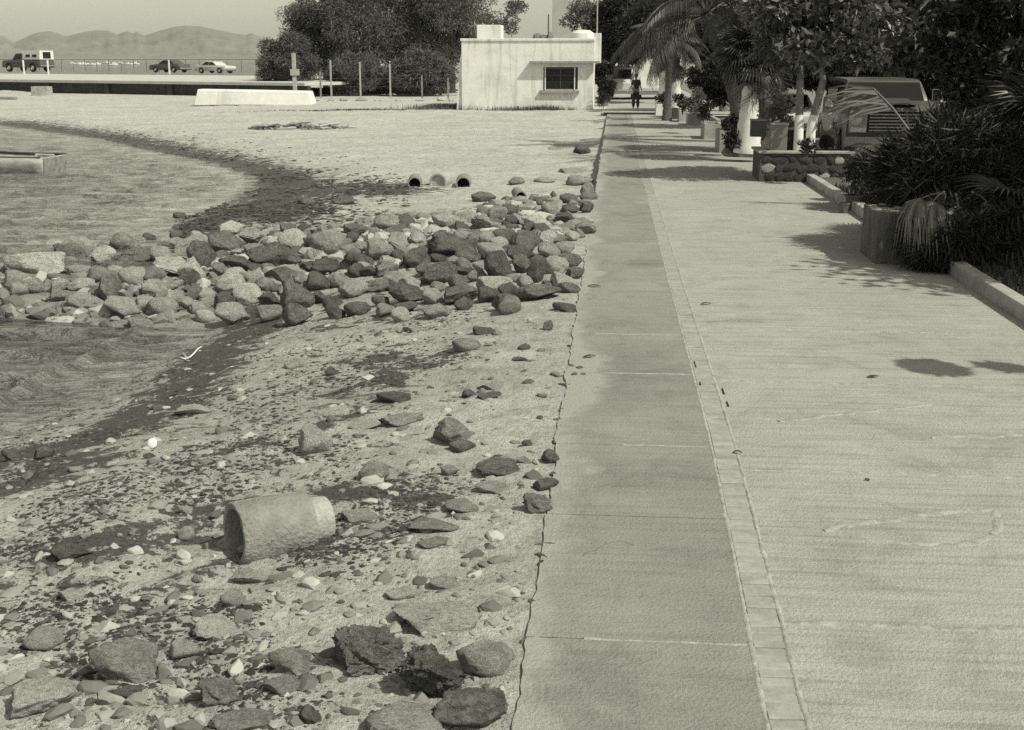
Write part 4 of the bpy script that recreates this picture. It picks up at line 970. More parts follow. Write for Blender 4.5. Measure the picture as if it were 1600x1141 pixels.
# ---------------------------------------------------------------- wire fence
FY = 77.0
fl = empty('wire_fence', (atY(497, 153, FY).x, FY, 0), 0, 'wire fence on pale posts in front of the dark trees', 'fence')
fx0 = fl.location.x
fps = [(500, 112), (516, 94), (562, 97), (609, 100), (659, 118), (700, 122)]
for px, py in fps:
    a_ = atY(px, py, FY); MB().box(-.045, .045, -.045, .045, -.6, a_.z).build('post', M['wood_pale'] if py < 110 else M['wood'], fl, loc=(a_.x - fx0, 0, 0))
for k in range(4):
    z_ = .2 + k * .5; MB().tube([(0, 0, z_), (atY(718, 100, FY).x - fx0, 0, z_)], .012, 4).build('wire', M['dark_metal'], fl)
a_ = atY(461, 141, 74); r_ = empty('sign_post', (a_.x, 74, 0), 0, 'tall pale wooden post with a short crossboard beside the upturned boat', 'post')
MB().box(-.11, .11, -.08, .08, -.6, atY(461, 83, 74).z).build('post', M['wood_pale'], r_, bevel=.01)
MB().box(-.22, .34, -.13, -.085, atY(461, 118, 74).z, atY(461, 108, 74).z).build('crossboard', M['wood_pale'], r_)
# ---------------------------------------------------------------- pier
pr = empty('pier', (0, 0, 0), 0, 'long concrete pier roadway with a dark sea wall across the bay head', 'pier')
PZ = .93
A = atY(-420, 118, 104); fA = at(-500, 118.0, PZ); fB = at(476, 129.5, PZ)
d = (fB - fA).normalized(); nn = Vector((-d.y, d.x, 0))
if nn.y < 0: nn = -nn
LN = (fB - fA).length; ang = math.atan2(d.y, d.x)
pe = empty('roadway', (fA.x, fA.y, 0), ang); pe.parent = pr
M['seawall'] = mat('dark_sea_wall', .05, .3, 2, .9, .4, .02); M['deck'] = mat('pier_deck', .5, .12, 1.5, .9, .2, .01)
MB().box(0, LN, .25, .6, -3, PZ - .2).build('sea_wall', M['seawall'], pe)
MB().box(0, LN, 0, 24, PZ - .2, PZ).build('deck_slab', M['deck'], pe, bevel=.02)
for k in range(0, int(LN), 6): MB().box(k, k + .4, .02, .24, -1.2, PZ - .203).build('pile', M['seawall'], pe)
for px in (38, 76, 265):
    q = at(px, 116.5, PZ); MB().box(-.06, .06, -.06, .06, PZ, PZ + 1.35).build('rail_post', M['white_paint'], pr, loc=(q.x, q.y, 0))
q0, q1 = at(-30, 111, PZ), at(410, 116, PZ)
for zz in (1.38,): MB().tube([(q0.x, q0.y + 4, PZ + zz), (q1.x, q1.y + 9, PZ + zz)], .022, 5).build('rail', M['dark_metal'], pr)
for k in range(24):
    q = q0.lerp(q1, k / 23); MB().box(-.018, .018, -.018, .018, PZ, PZ + 1.38).build('rail_stanchion', M['dark_metal'], pr, loc=(q.x, q.y + 4 + 5 * k / 23, 0))
q = gp(66, 149); tag(MB().box(-.6, .6, -.4, .4, -.4, .62).build('concrete_block', M['planter'], None, bevel=.03, loc=q), 'square concrete block before the dark sea wall', 'block')
q = gp(12, 156); tag(MB().box(-1, .6, -.2, .2, -.1, .18).build('timber_baulk', M['wood'], None, bevel=.03, loc=q), 'dark timber lying on the sand at far left', 'timber')
# ---------------------------------------------------------------- vehicles
def vehicle(name, loc, rz, label, L, W, low, cab, body, cabm=None, wr=.33, wx=(.8, -.8), group=None, glass=None, cat='car', tub=.08):
    """low, cab: side outlines (x forward, z up); glass: list of side-window outlines"""
    r = empty(name, loc, rz, label, cat, group)
    def shell(poly, hw, narrow, nm, m_):
        zs = [z for _, z in poly]; z0, z1 = min(zs), max(zs); n_ = len(poly); vs = []
        for s in (-1, 1):
            for x, z in poly: vs.append((x, s * (hw - narrow * ((z - z0) / (z1 - z0)) ** 1.3), z))
        fs = [tuple(range(n_)), tuple(reversed(range(n_, 2 * n_)))] + [(i, i + n_, (i + 1) % n_ + n_, (i + 1) % n_) for i in range(n_)]
        return MB().add(vs, fs).build(nm, m_, r, True, bevel=.03, seg=2)
    arch = []
    lo = list(low)
    shell(lo, W / 2, tub, 'body', body)
    if cab: shell(cab, W / 2 - .06, .16, 'cabin', cabm or body)
    for x in wx:
        for s in (-1, 1):
            wh = empty('wheel', (x, s * (W / 2 - .1), wr)); wh.parent = r
            MT = Matrix.Rotation(R(90) * s, 4, 'X')
            MB().lathe([(wr * .55, -.1), (wr * .93, -.11), (wr, -.06), (wr, .06), (wr * .93, .11), (wr * .55, .1), (wr * .55, -.1)], 22, MT).build('tyre', M['black'], wh, True)
            MB().lathe([(.001, -.06), (wr * .3, -.075), (wr * .5, -.05), (wr * .56, -.1)], 18, MT).build('rim', M['chrome'], wh, True)
    zc0 = min(z for _, z in cab) if cab else 0
    zc1 = max(z for _, z in cab) if cab else 1
    for poly in (glass or []):
        for s in (-1, 1):
            vs = [(x, s * (W / 2 - .06 - .16 * ((z - zc0) / (zc1 - zc0)) ** 1.3 + .012), z) for x, z in poly]; vs2 = [(x, y - s * .05, z) for x, y, z in vs]
            n_ = len(vs); MB().add(vs + vs2, [tuple(range(n_)), tuple(reversed(range(n_, 2 * n_)))] + [(i, (i + 1) % n_, (i + 1) % n_ + n_, i + n_) for i in range(n_)]).build('window', M['glass'], r)
    return r
def arches(prof, wx, r=.42, zb=.3):
    """lower outline with wheel arches, front x positive; prof is the upper outline from front to rear"""
    out = list(prof)                        # front to rear along the top
    xr = prof[-1][0]; xf = prof[0][0]; pts = [(xr, zb)]
    for x in sorted(wx):
        for k in range(7):
            a = math.pi - math.pi * k / 6; pts.append((x + r * math.cos(a), zb + r * math.sin(a) * .95))
    pts.append((xf, zb)); return out + pts
sed_low = arches([(2.25, .5), (2.25, .72), (2.1, .82), (.95, .92), (-1.15, .95), (-2.2, .9), (-2.32, .6)], (1.35, -1.35), .4, .28)
sed_cab = [(.98, .9), (.35, 1.32), (-.75, 1.36), (-1.45, .93)]
sed_gl = [[(.78, .95), (.3, 1.26), (-.15, 1.29), (-.15, .95)], [(-.22, .95), (-.22, 1.29), (-.72, 1.3), (-1.22, .96)]]
def bumpers(r, L, W, z=.48):
    for s, nm in ((1, 'front_bumper'), (-1, 'rear_bumper')): MB().box(min(s * L / 2, s * (L / 2 + .1)), max(s * L / 2, s * (L / 2 + .1)), -W / 2 + .04, W / 2 - .04, z - .09, z + .05).build(nm, M['chrome'], r, bevel=.02)
def lights(r, x, W, z, rad=.09, n_=1, d_=1):
    for s in (-1, 1):
        for k in range(n_): MB().lathe([(.001, .05), (rad * .7, .04), (rad, .01), (rad, -.03)], 16, Matrix.Translation((x, s * (W / 2 - .2 - k * .21), z)) @ Matrix.Rotation(R(90) * d_, 4, 'Y')).build('headlight', M['lamp_glass'], r, True)
q = at(266, 113.5, PZ); dirr = ang
v1 = vehicle('parked_car', (q.x, q.y, PZ), ang + math.pi, 'dark fastback car parked on the pier, left one of two nose to tail', 4.6, 1.75, sed_low, sed_cab, M['car_mid'], group='cars on the pier', wx=(1.35, -1.35), glass=sed_gl)
bumpers(v1, 4.55, 1.75); lights(v1, 2.25, 1.75, .66)
q = at(336, 115, PZ)
v2 = vehicle('parked_car', (q.x - .3, q.y + 1.2, PZ), ang, 'pale long-nosed car parked on the pier, right one of two', 4.7, 1.75, sed_low, sed_cab, M['car_pale'], group='cars on the pier', wx=(1.35, -1.35), glass=sed_gl)
v2.scale = (.92, 1, .9); bumpers(v2, 4.55, 1.75); lights(v2, 2.25, 1.75, .66)
pk_low = arches([(2.7, .5), (2.7, 1.0), (2.55, 1.08), (1.35, 1.12), (-.1, 1.14), (-2.55, 1.14), (-2.6, .6)], (1.75, -1.55), .46, .42)
pk_cab = [(1.3, 1.1), (.85, 1.72), (-.05, 1.74), (-.12, 1.12)]
q = at(36, 112.5, PZ)
v3 = vehicle('pickup_truck', (q.x + .75, q.y, PZ), ang + math.pi, 'dark pickup truck with a white camper shell parked on the pier', 5.3, 1.95, pk_low, pk_cab, M['car_dark'], group='cars on the pier', wr=.4, wx=(1.75, -1.55), glass=[[(1.12, 1.18), (.82, 1.64), (.05, 1.66), (.05, 1.18)]], cat='pickup truck')
MB().add(*(lambda P: ([(x, -.93 + .08 * (z > 1.5), z) for x, z in P] + [(x, .93 - .08 * (z > 1.5), z) for x, z in P], [tuple(range(5)), tuple(reversed(range(5, 10)))] + [(i, i + 5, (i + 1) % 5 + 5, (i + 1) % 5) for i in range(5)]))([(-.2, 1.145), (-.2, 1.85), (-.9, 1.93), (-2.62, 1.97), (-2.62, 1.145)])).build('camper_shell', M['white_paint'], v3, bevel=.03)
for a0 in (-1.0, -1.9):
    for s in (-1, 1): MB().box(a0 - .28, a0 + .28, s * .91 - .02, s * .91 + .02, 1.38, 1.62).build('camper_window', M['glass'], v3)
MB().box(-2.64, -2.621, -.5, .5, 1.25, 1.85).build('camper_rear_window', M['glass'], v3)
bumpers(v3, 5.3, 1.9, .6); v3.scale = (1.2, 1.1, 1.2)
# pale car on the street behind the trees
q = at(1232, 217, 0)
v4 = vehicle('parked_car', (q.x + .1, q.y + 2.2, -.03), R(-92), 'pale car parked nose towards the camera behind the planter boxes', 4.6, 1.8, sed_low, sed_cab, M['car_pale'], group='vehicles parked along the street', wx=(1.35, -1.35), glass=sed_gl)
bumpers(v4, 4.55, 1.75); lights(v4, 2.26, 1.8, .68, .085)
MB().add([(.97, -.7, .97), (.97, .7, .97), (.42, .62, 1.31), (.42, -.62, 1.31), (.93, -.7, .95), (.93, .7, .95), (.38, .62, 1.29), (.38, -.62, 1.29)], [(0, 1, 2, 3), (7, 6, 5, 4), (0, 4, 5, 1), (1, 5, 6, 2), (2, 6, 7, 3), (3, 7, 4, 0)]).build('windscreen', M['glass'], v4)
# far van and far pale car at the end of the promenade
q = at(975, 169, 0)
van_low = arches([(2.3, .5), (2.35, 1.0), (2.15, 1.2), (2.0, 1.9), (1.8, 2.0), (-2.3, 2.05), (-2.35, .6)], (1.4, -1.4), .42, .35)
v5 = vehicle('parked_van', (q.x - .2, q.y + 16, -.034), R(-90), 'pale van seen head-on beyond the end of the promenade', 4.7, 1.9, van_low, None, M['car_pale'], wx=(1.4, -1.4), group='vehicles beyond the promenade end', cat='van')
MB().add([(2.16, -.75, 1.25), (2.16, .75, 1.25), (2.03, .7, 1.82), (2.03, -.7, 1.82), (2.1, -.75, 1.25), (2.1, .75, 1.25), (1.97, .7, 1.82), (1.97, -.7, 1.82)], [(0, 1, 2, 3), (7, 6, 5, 4), (0, 4, 5, 1), (1, 5, 6, 2), (2, 6, 7, 3), (3, 7, 4, 0)]).build('windscreen', M['glass'], v5)
lights(v5, 2.34, 1.9, .8, .1); bumpers(v5, 4.6, 1.9, .5)
q = at(1008, 166, 0)
v6 = vehicle('parked_car', (q.x + .7, q.y + 14, -.034), R(-88), 'pale car right of the van beyond the end of the promenade', 4.6, 1.8, sed_low, sed_cab, M['car_pale'], wx=(1.35, -1.35), glass=sed_gl, group='vehicles beyond the promenade end'); bumpers(v6, 4.55, 1.75)
# large truck facing the camera
q = atY(1397, 250, 26.5)
LC, WT = 5.6, 2.0
tr_low = arches([(2.75, .72), (2.78, 1.40), (2.6, 1.48), (1.25, 1.54), (-.1, 1.50), (-2.75, 1.50), (-2.8, .7)], (1.8, -1.6), .5, .5)
tr_cab = [(1.22, 1.5), (.78, 1.95), (.5, 1.99), (-2.5, 1.99), (-2.72, 1.5)]
tk = vehicle('suburban_truck', (q.x + .15, q.y + 2.8, -.03), R(-94), 'dark square-fronted utility wagon parked facing the camera under the trees', LC, WT, tr_low, tr_cab, M['car_mid'], wr=.42, wx=(1.8, -1.6), group='vehicles parked along the street', cat='wagon', tub=.04,
    glass=[[(1.02, 1.56), (.7, 1.9), (-.1, 1.92), (-.1, 1.56)], [(-.2, 1.56), (-.2, 1.92), (-1.1, 1.92), (-1.1, 1.56)], [(-1.2, 1.56), (-1.2, 1.92), (-2.3, 1.92), (-2.5, 1.58)]])
MB().box(2.785, 2.83, -.93, .93, .92, 1.38).build('grille_frame', M['pale_metal'], tk, bevel=.01)
for k in range(6): MB().box(2.831, 2.85, -.52, .52, .955 + k * .066, .985 + k * .066).build('grille_bar', M['pale_metal'], tk)
MB().box(2.831, 2.842, -.56, .56, .93, 1.36).build('grille_recess', M['black'], tk)
lights(tk, 2.85, 2.0, 1.2, .125)
for s in (-1, 1): MB().box(2.831, 2.85, s * .74 - .16, s * .74 + .16, .93, 1.03).build('turn_signal', M['lamp_glass'], tk, bevel=.008)
MB().box(2.8, 2.98, -1.0, 1.0, .62, .84).build('front_bumper', M['pale_metal'], tk, bevel=.02)
MB().add([(1.25, -.82, 1.55), (1.25, .82, 1.55), (.85, .76, 1.92), (.85, -.76, 1.92), (1.15, -.82, 1.5), (1.15, .82, 1.5), (.75, .76, 1.88), (.75, -.76, 1.88)], [(0, 1, 2, 3), (7, 6, 5, 4), (0, 4, 5, 1), (1, 5, 6, 2), (2, 6, 7, 3), (3, 7, 4, 0)]).build('windscreen', M['glass'], tk)
MB().prism([(2.7, 1.49), (1.3, 1.555), (1.3, 1.59), (2.68, 1.52)], -.45, .45).build('hood_panel', M['car_mid'], tk, bevel=.01)
for s in (-1, 1):
    mr = MB().box(.98, 1.03, s * 1.12 - .1, s * 1.12 + .1, 1.5, 1.78).build('mirror', M['chrome'], tk, bevel=.01)
    MB().tube([(1.0, s * .95, 1.45), (1.0, s * 1.1, 1.55)], .015, 6).build('mirror_arm', M['dark_metal'], mr)
# ---------------------------------------------------------------- boats
def hull_mesh(L, W, Hh, bowup, n_=22, thick=.0):
    """open skiff; x forward, keel down"""
    secs = []
    for i in range(n_ + 1):
        t = i / n_; x = -L / 2 + L * t
        w_ = W / 2 * (1 - max(0, (t - .45) / .55) ** 2.4) * (.88 + .12 * min(1, t * 3)); w_ = max(.02, w_)
        sh = Hh + bowup * t ** 2.6; kz = .55 * bowup * max(0, (t - .6) / .4) ** 2
        prof = [(0, kz), (w_ * .55, kz + .05 * Hh), (w_ * .82, kz + .22 * Hh), (w_ * .95, kz + (sh - kz) * .6), (w_, sh)]
        secs.append((x, prof))
    return secs
def skiff(name, L, W, Hh, bowup, mt, trim, root, flat=False):
    secs = hull_mesh(L, W, Hh, bowup); rake = .06 if flat else .02
    if flat: secs = [(x, [(0, 0), (w5[0] * .80, 0), (w5[0] * .86, .05), (w5[0] * .94, w5[1] * .6), w5]) for x, pr_ in secs for w5 in [(max(pr_[-1][0], W * .33), pr_[-1][1])]]
    vs = []; fs = []; m_ = 9
    for x, pr_ in secs:
        row = [(-y_, z_) for y_, z_ in pr_[::-1]] + [(y_, z_) for y_, z_ in pr_[1:]]
        sh_ = pr_[-1][1]
        for y_, z_ in row: vs.append((x * (1 - rake * (1 - z_ / sh_)), y_, z_))
    for i in range(len(secs) - 1):
        for k in range(m_ - 1): fs.append((i * m_ + k, (i + 1) * m_ + k, (i + 1) * m_ + k + 1, i * m_ + k + 1))
    fs.append(tuple(range(m_)))
    if flat: fs.append(tuple(reversed(range((len(secs) - 1) * m_, len(secs) * m_))))
    o = link('hull', np_mesh_any(vs, fs), mt, root); so_ = o.modifiers.new('s', 'SOLIDIFY'); so_.thickness = .035
    for f in o.data.polygons: f.use_smooth = not flat
    for s in (-1, 1):
        MB().tube([(x, s * pr_[-1][0], pr_[-1][1]) for x, pr_ in secs], .035, 6).build('gunwale', trim, root, True)
    return secs
def np_mesh_any(vs, fs):
    me = bpy.data.meshes.new('m'); me.from_pydata(vs, [], fs); return me
p = gp(396, 164)
bt = empty('upturned_boat', (p.x, p.y + .5, p.z + .76), R(3), 'white skiff lying upside down on the sand beside the dark sea wall', 'boat')
secs = skiff('hull', 6.5, 1.75, .72, .12, M['white_paint'], M['slab_grey'], bt, True)
bt.rotation_euler = (R(180), R(-1), R(183))
MB().tube([(x * .93, 0, -.02) for x, pr_ in secs[1:-1]], .025, 6).build('keel', M['white_paint'], bt, True)
p = at(80, 270, WZ)
b2 = empty('moored_boat', (p.x - 2.55, p.y + .3, WZ - .16), R(176), 'white open boat moored in the shallows at the left edge', 'boat')
skiff('hull', 5.2, 1.6, .62, .35, M['hull_grey'], M['dark_metal'], b2)
for x in (-1.6, -.3, 1.0): MB().box(x - .14, x + .14, -.68, .68, .40, .44).build('thwart', M['wood'], b2)
MB().box(-2.64, -2.58, -.6, .6, .1, .6).build('transom', M['wood'], b2, bevel=.01)
MB().tube([(-2.4, -.4, .6), (-2.2, .2, .66), (-2.3, .5, .5)], .05, 6).build('fishing_net', M['slab_grey'], b2, True)
# far white boats at anchor
random.seed(41)
bn = ['leftmost', 'second from left', 'third from left', 'fourth from left', 'middle', 'fifth from right', 'fourth from right', 'third from right', 'second from right', 'rightmost']
for i, px in enumerate((112, 124, 131, 143, 152, 166, 178, 187, 199, 211)):
    q = at(px, 100 + random.uniform(-1, 3), WZ); L_ = random.uniform(3.2, 6.5)
    r_ = empty('anchored_boat', (q.x, q.y, WZ - .1), random.uniform(-.3, .3), 'white boat far out beyond the pier, %s of the row' % bn[i], 'boat', 'white boats anchored beyond the pier')
    skiff('hull', L_, 1.6, .7, .3, M['white_paint'], M['white_paint'], r_)
    MB().box(-.6, .8, -.5, .5, .5, 1.2 + random.random() * .6).build('cabin', M['white_paint'], r_, bevel=.05)
# driftwood heap
p = gp(470, 202); dw_ = empty('driftwood_heap', p, 0, 'low heap of broken driftwood and netting on the far sand', 'driftwood')
random.seed(51)
for k in range(34):
    x = random.uniform(-1.9, 2.0); l_ = random.uniform(.3, .9); a = random.uniform(-.5, .5); z_ = random.uniform(.03, .26) * (1.1 - abs(x) / 2.2)
    MB().tube([(x - l_ / 2, random.uniform(-.4, .4), max(.02, z_)), (x, random.uniform(-.3, .3), z_ + .05), (x + l_ / 2, random.uniform(-.4, .4), max(.02, z_ + a * .2))], random.uniform(.02, .06), 5).build('branch', random.choice([M['wood'], M['bark_pale'], M['wood_pale']]), dw_, True)
# ---------------------------------------------------------------- planters
def planter(x0, x1, y0, y1, h_, label, mt, rim=.12, soil=True, name='planter', drop=.1):
    r = empty(name, (x0, y0, 0), 0, label, 'planter', 'concrete planters along the promenade'); w_, d_ = x1 - x0, y1 - y0; t = .12
    mb = MB(); mb.box(0, w_, 0, t, -.2, h_); mb.box(0, w_, d_ - t, d_, -.2, h_); mb.box(0, t, t, d_ - t, -.2, h_); mb.box(w_ - t, w_, t, d_ - t, -.2, h_)
    mb.build('wall', mt, r)
    if soil: MB().box(t, w_ - t, t, d_ - t, -.2, h_ - drop).build('soil', M['soil'], r)
    return r
def PX(px, Y): return atY(px, 200, Y).x
# near planter with a rough broken rim
Y0 = at(1367, 413, 0).y; XJ = at(1367, 413, 0).x
pj = planter(XJ, XJ + .72, Y0, Y0 + .9, .62, 'rough dark-sided planter with a chipped pale rim under the fan palm', M['planter_dark'], soil=False)
MB().box(.12, .60, .12, .78, -.2, .60).build('caked_soil', M['mortar'], pj, bevel=.02)
random.seed(61)
for k in range(12):
    link('rim_chip', proto('flat', k % 5, 'pale', 2), None, pj, (random.uniform(.03, .68), random.choice([.05, .08, .84]) if k % 3 else random.uniform(0, .85), .625), (0, 0, k), (.08, .05, .022))
# long stone-faced planter
Y0 = at(1183, 284, 0).y; xa = at(1186, 284, 0).x; xb = xa + 2.1
M['planter_black'] = mat('dark_mortar', .09, .4, 7, .9, .8, .02)  # dark mortar colour behind the facing stones
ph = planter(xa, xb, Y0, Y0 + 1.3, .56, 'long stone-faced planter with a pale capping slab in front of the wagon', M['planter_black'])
MB().box(-.04, xb - xa + .04, -.05, .2, .563, .61).build('capping', M['planter'], ph, bevel=.008)
MB().box(-.04, .16, .2, 1.34, .563, .61).build('capping', M['planter'], ph, bevel=.008)
random.seed(62); x = .06; 
for rw in range(3):
    x = random.uniform(.02, .1)
    while x < xb - xa - .12:
        w_ = random.uniform(.16, .34); tone = 'pale' if random.random() < .16 else 'black'
        link('facing_stone', proto('angular', random.randrange(6), tone, 2), None, ph, (x + w_ / 2, -.005, .1 + rw * .17 + random.uniform(-.02, .02)), (R(90), 0, 0), (w_ * .56, .10, .03)); x += w_ + .0
# mid planters
specs = [(1124, 239, 1180, 205, 1.5, 'pale planter with a dark seaward side before the white-trunked palm', 'planter'),
         (1100, 218, 1130, 194, 1.6, 'pale square planter second back from the white-trunked palm', 'planter'),
         (1075, 196, 1100, 178, 1.3, 'small pale planter holding flowering shrubs, midway along the row', 'planter'),
         (1061, 191, 1076, 173, 1.2, 'narrow pale planter fourth back in the row', 'planter'),
         (1047, 184, 1060, 170, 1.2, 'narrow pale planter next to last in the row', 'planter'),
         (1025, 180, 1047, 163, 1.2, 'white planter at the far end of the row', 'limewash')]
PLN = []
for (px0, yb, px1, yt, dp, lab, mt) in specs:
    Y0 = at(px0, yb, 0).y; h_ = atY(px0, yt, Y0).z; PLN.append(planter(at(px0, yb, 0).x, at(px1, yb, 0).x, Y0, Y0 + dp, h_, lab, M[mt]))
# low side wall and boxes
Y0 = at(1157, 247, 0).y
planter(PX(1157, Y0), PX(1183, Y0) + .3, Y0 + .2, Y0 + 2.6, .42, 'low shaded planter wall between the white-trunked palm and the long planter', M['planter_dark'])  # the shade on this wall is put into its darker colour
def crate(px0, px1, yb, yt, Y, lab, mt, d_=.4, name='box'):
    x0, x1 = PX(px0, Y), PX(px1, Y); zt = atY(px0, yt, Y).z; zb_ = max(0.0, atY(px0, yb, Y).z)
    r_ = empty(name, ((x0 + x1) / 2, Y, zb_), R(-4), lab, 'box', 'boxes standing by the planters'); w_ = (x1 - x0) / 2; hh = zt - zb_
    MB().box(-w_, w_, 0, d_, 0, hh - .03).build('side_panel', mt, r_, bevel=.006)
    MB().box(-w_ - .012, w_ + .012, -.012, d_ + .012, hh - .029, hh).build('lid', M['planter'], r_, bevel=.004); return r_
crate(1173, 1197, 214, 187, 26.6, 'grey square box at the foot of the white-trunked palm', mat('box_grey', .13, .1, 3))
bx2 = crate(1205, 1231, 236, 193, 25.2, 'tall mid-grey box left of the leaning white trunks', mat('box_mid', .2, .1, 3))
bx3 = crate(1230, 1256, 236, 201, 25.9, 'dark box edged in white behind the leaning trunks', mat('box_dark', .05, .1, 3))
MB().box(-.03, .05, -.03, -.015, .0, .5).build('white_edge', M['white_paint'], bx3)
crate(1196, 1206, 226, 202, 26.8, 'small white box beside the tall mid-grey one', M['white_paint'], .2)
# clay pots
for (px, yb, rr, lab) in ((1317, 333, 9, 'small dark clay pot beside the kerb'), (1333, 329, 14, 'clay pot leaning against the near planter')):
    q = at(px, yb, 0); s = rr / ppm(q)
    tag(MB().lathe([(.001, 0), (s * .7, 0), (s, s * 1.5), (s * 1.08, s * 1.52), (s * 1.08, s * 1.75), (s * .9, s * 1.75), (s * .85, s * 1.3), (.001, s * 1.25)], 20).build('clay_pot', M['planter_dark'], None, True, loc=q), lab, 'pot')
# ---------------------------------------------------------------- foliage
def crown_leaves(name, clumps, n, ll, lw, seed, droop=.3, shell=.45, up=0.0, curl=.15):
    """clumps: (centre, radii). n leaves as folded diamond blades spread through the clumps' volume"""
    rnd = np.random.RandomState(seed); C = np.array([c for c, r in clumps]); RR = np.array([r for c, r in clumps])
    vol = np.cbrt(RR.prod(1)) ** 2; k = rnd.choice(len(clumps), n, p=vol / vol.sum())
    d = rnd.randn(n, 3); d /= np.linalg.norm(d, axis=1)[:, None]
    rad = (shell + (1 - shell) * rnd.rand(n)) * np.where(rnd.rand(n) < .12, rnd.uniform(1, 1.25, n), 1)
    p = C[k] + d * RR[k] * rad[:, None]
    a = d * .8 + rnd.randn(n, 3) * .7; a[:, 2] += up - droop; a /= np.linalg.norm(a, axis=1)[:, None]
    s = np.cross(a, rnd.randn(n, 3)); s /= np.linalg.norm(s, axis=1)[:, None]; nn_ = np.cross(a, s)
    L = ll * rnd.uniform(.6, 1.3, n)[:, None]; Wd_ = lw * rnd.uniform(.7, 1.2, n)[:, None]
    v0 = p; v1 = p + a * L * .5 + s * Wd_ * .5 + nn_ * L * curl * .5; v2 = p + a * L; v3 = p + a * L * .5 - s * Wd_ * .5 + nn_ * L * curl * .5
    V_ = np.stack([v0, v1, v2, v3], 1).reshape(-1, 3)
    b_ = np.arange(n) * 4; Fq = np.stack([np.stack([b_, b_ + 1, b_ + 2], 1), np.stack([b_, b_ + 2, b_ + 3], 1)], 1).reshape(-1, 3)
    return np_mesh(name, V_, Fq)
def clumpset(rnd, c, r, n, cr=(.25, .42), flat=.8, bottom=-.6):
    out = []
    for _ in range(n):
        while True:
            d = Vector((rnd.uniform(-1, 1), rnd.uniform(-1, 1), rnd.uniform(bottom, 1)))
            if .25 < d.length < 1: break
        q = rnd.uniform(*cr) * (sum(r) / 3)
        out.append(((c[0] + d.x * r[0] * .85, c[1] + d.y * r[1] * .85, c[2] + d.z * r[2] * .85), (q * rnd.uniform(.8, 1.3), q * rnd.uniform(.8, 1.3), q * flat * rnd.uniform(.7, 1.2))))
    return out
def tree(name, base, c, r, ncl, nleaf, ll, lw, leaf, bark, label, seed, group=None, droop=.3, trunk_r=.16, cr=(.25, .42), up=0, limbs=7, multi=1, bottom=-.6, lean=0, wash=None):
    """c: crown centre relative to base, r: radii"""
    rnd = random.Random(seed); t = empty(name, base, 0, label, 'tree', group); cl = clumpset(rnd, c, r, ncl, cr, bottom=bottom)
    link('crown', crown_leaves('crown', cl, nleaf, ll, lw, seed, droop, up=up), leaf, t)
    tpx = c[0] * (.8 if multi == 1 else .1)
    for mI in range(multi):
        ox = (mI - (multi - 1) / 2) * trunk_r * 2.6
        tp = Vector((tpx + ox * 1.2, c[1] * .8, max(.3, c[2] - r[2] * .35)))
        pts = [Vector((ox, 0, -.3)), Vector((ox * 1.1 + lean * .1, 0, tp.z * .33)), Vector((ox * 1.3 + tp.x * .5 + rnd.uniform(-.1, .1), tp.y * .5, tp.z * .7)), tp]
        MB().tube(pts, [trunk_r * 1.25, trunk_r, trunk_r * .85, trunk_r * .5], 9).build('trunk', bark, t, True)
        if wash:
            a_, b_ = pts[0], pts[1]; MB().tube([a_, a_.lerp(b_, .6), b_, b_.lerp(pts[2], (wash - b_.z) / max(.01, pts[2].z - b_.z)) if wash > b_.z else b_ + Vector((0, 0, .001))], [trunk_r * 1.25 + .008, trunk_r * 1.1 + .008, trunk_r + .008, trunk_r * .95 + .008], 9).build('whitewash', M['limewash'], t, True)
    mb = MB()
    for (cc, rr_) in rnd.sample(cl, min(limbs, len(cl))):
        st = Vector((0, 0, 0)).lerp(tp, rnd.uniform(.75, 1.0)); e = Vector(cc); md = st.lerp(e, .5) + Vector((rnd.uniform(-.2, .2), rnd.uniform(-.2, .2), rnd.uniform(0, .3)))
        mb.tube([st, md, e], [trunk_r * .45, trunk_r * .28, trunk_r * .1], 6)
    if mb.v: mb.build('limb', bark, t, True)
    return t
# the dark feathery grove behind the wire fence
grv = [ # px centre, py centre, radius px x, radius py, Y
 (450, 100, 46, 56, 84, 'lowest rounded feathery tree at the seaward end of the dark grove'),
 (506, 52, 66, 90, 88, 'feathery dark tree second from the sea in the grove, above the first posts'),
 (572, 30, 78, 112, 90, 'tall dark tree in mid grove behind the second and third posts'),
 (640, 18, 78, 120, 92, 'tallest dark tree of the grove, its crown cut by the top edge'),
 (706, 30, 66, 105, 90, 'dark tree of the grove reaching over the roof tank of the white house'),
 (655, 118, 52, 42, 82, 'low dark tree filling the gap left of the white house'),
 (560, 122, 62, 38, 83, 'low dark tree behind the fence posts in mid grove')]
for i, (px, py, rx, ry, Yd, lab) in enumerate(grv):
    c = atY(px, py, Yd); s = ppm(c); b = atY(px, 150, Yd)
    tree('feathery_tree', (c.x, Yd, -.2), (0, 0, c.z + .2), (rx / s, rx / s * .8, ry / s), 60, 30000, .27, .06, M['leaf_fine'], M['bark'], lab, 100 + i, 'dark grove behind the wire fence', droop=.5, trunk_r=.2, cr=(.2, .36), bottom=-1)
sp = [(782, 22, 36, 34, 96, 'thin pale tree peeping above the roof of the white house left of the shaft', .12, 2600),
      (912, 24, 34, 34, 80, 'sparse pale-limbed tree above the right end of the white house roof', .12, 2600)]
for i, (px, py, rx, ry, Yd, lab, tr_, nl) in enumerate(sp):
    c = atY(px, py, Yd); s = ppm(c)
    tree('sparse_tree', (c.x, Yd, -.2), (0, 0, c.z + .2), (rx / s, rx / s, ry / s), 16, nl, .2, .09, M['leaf_olive'], M['bark_pale'], lab, 140 + i, droop=.1, trunk_r=tr_, cr=(.25, .4), bottom=-1, limbs=14)
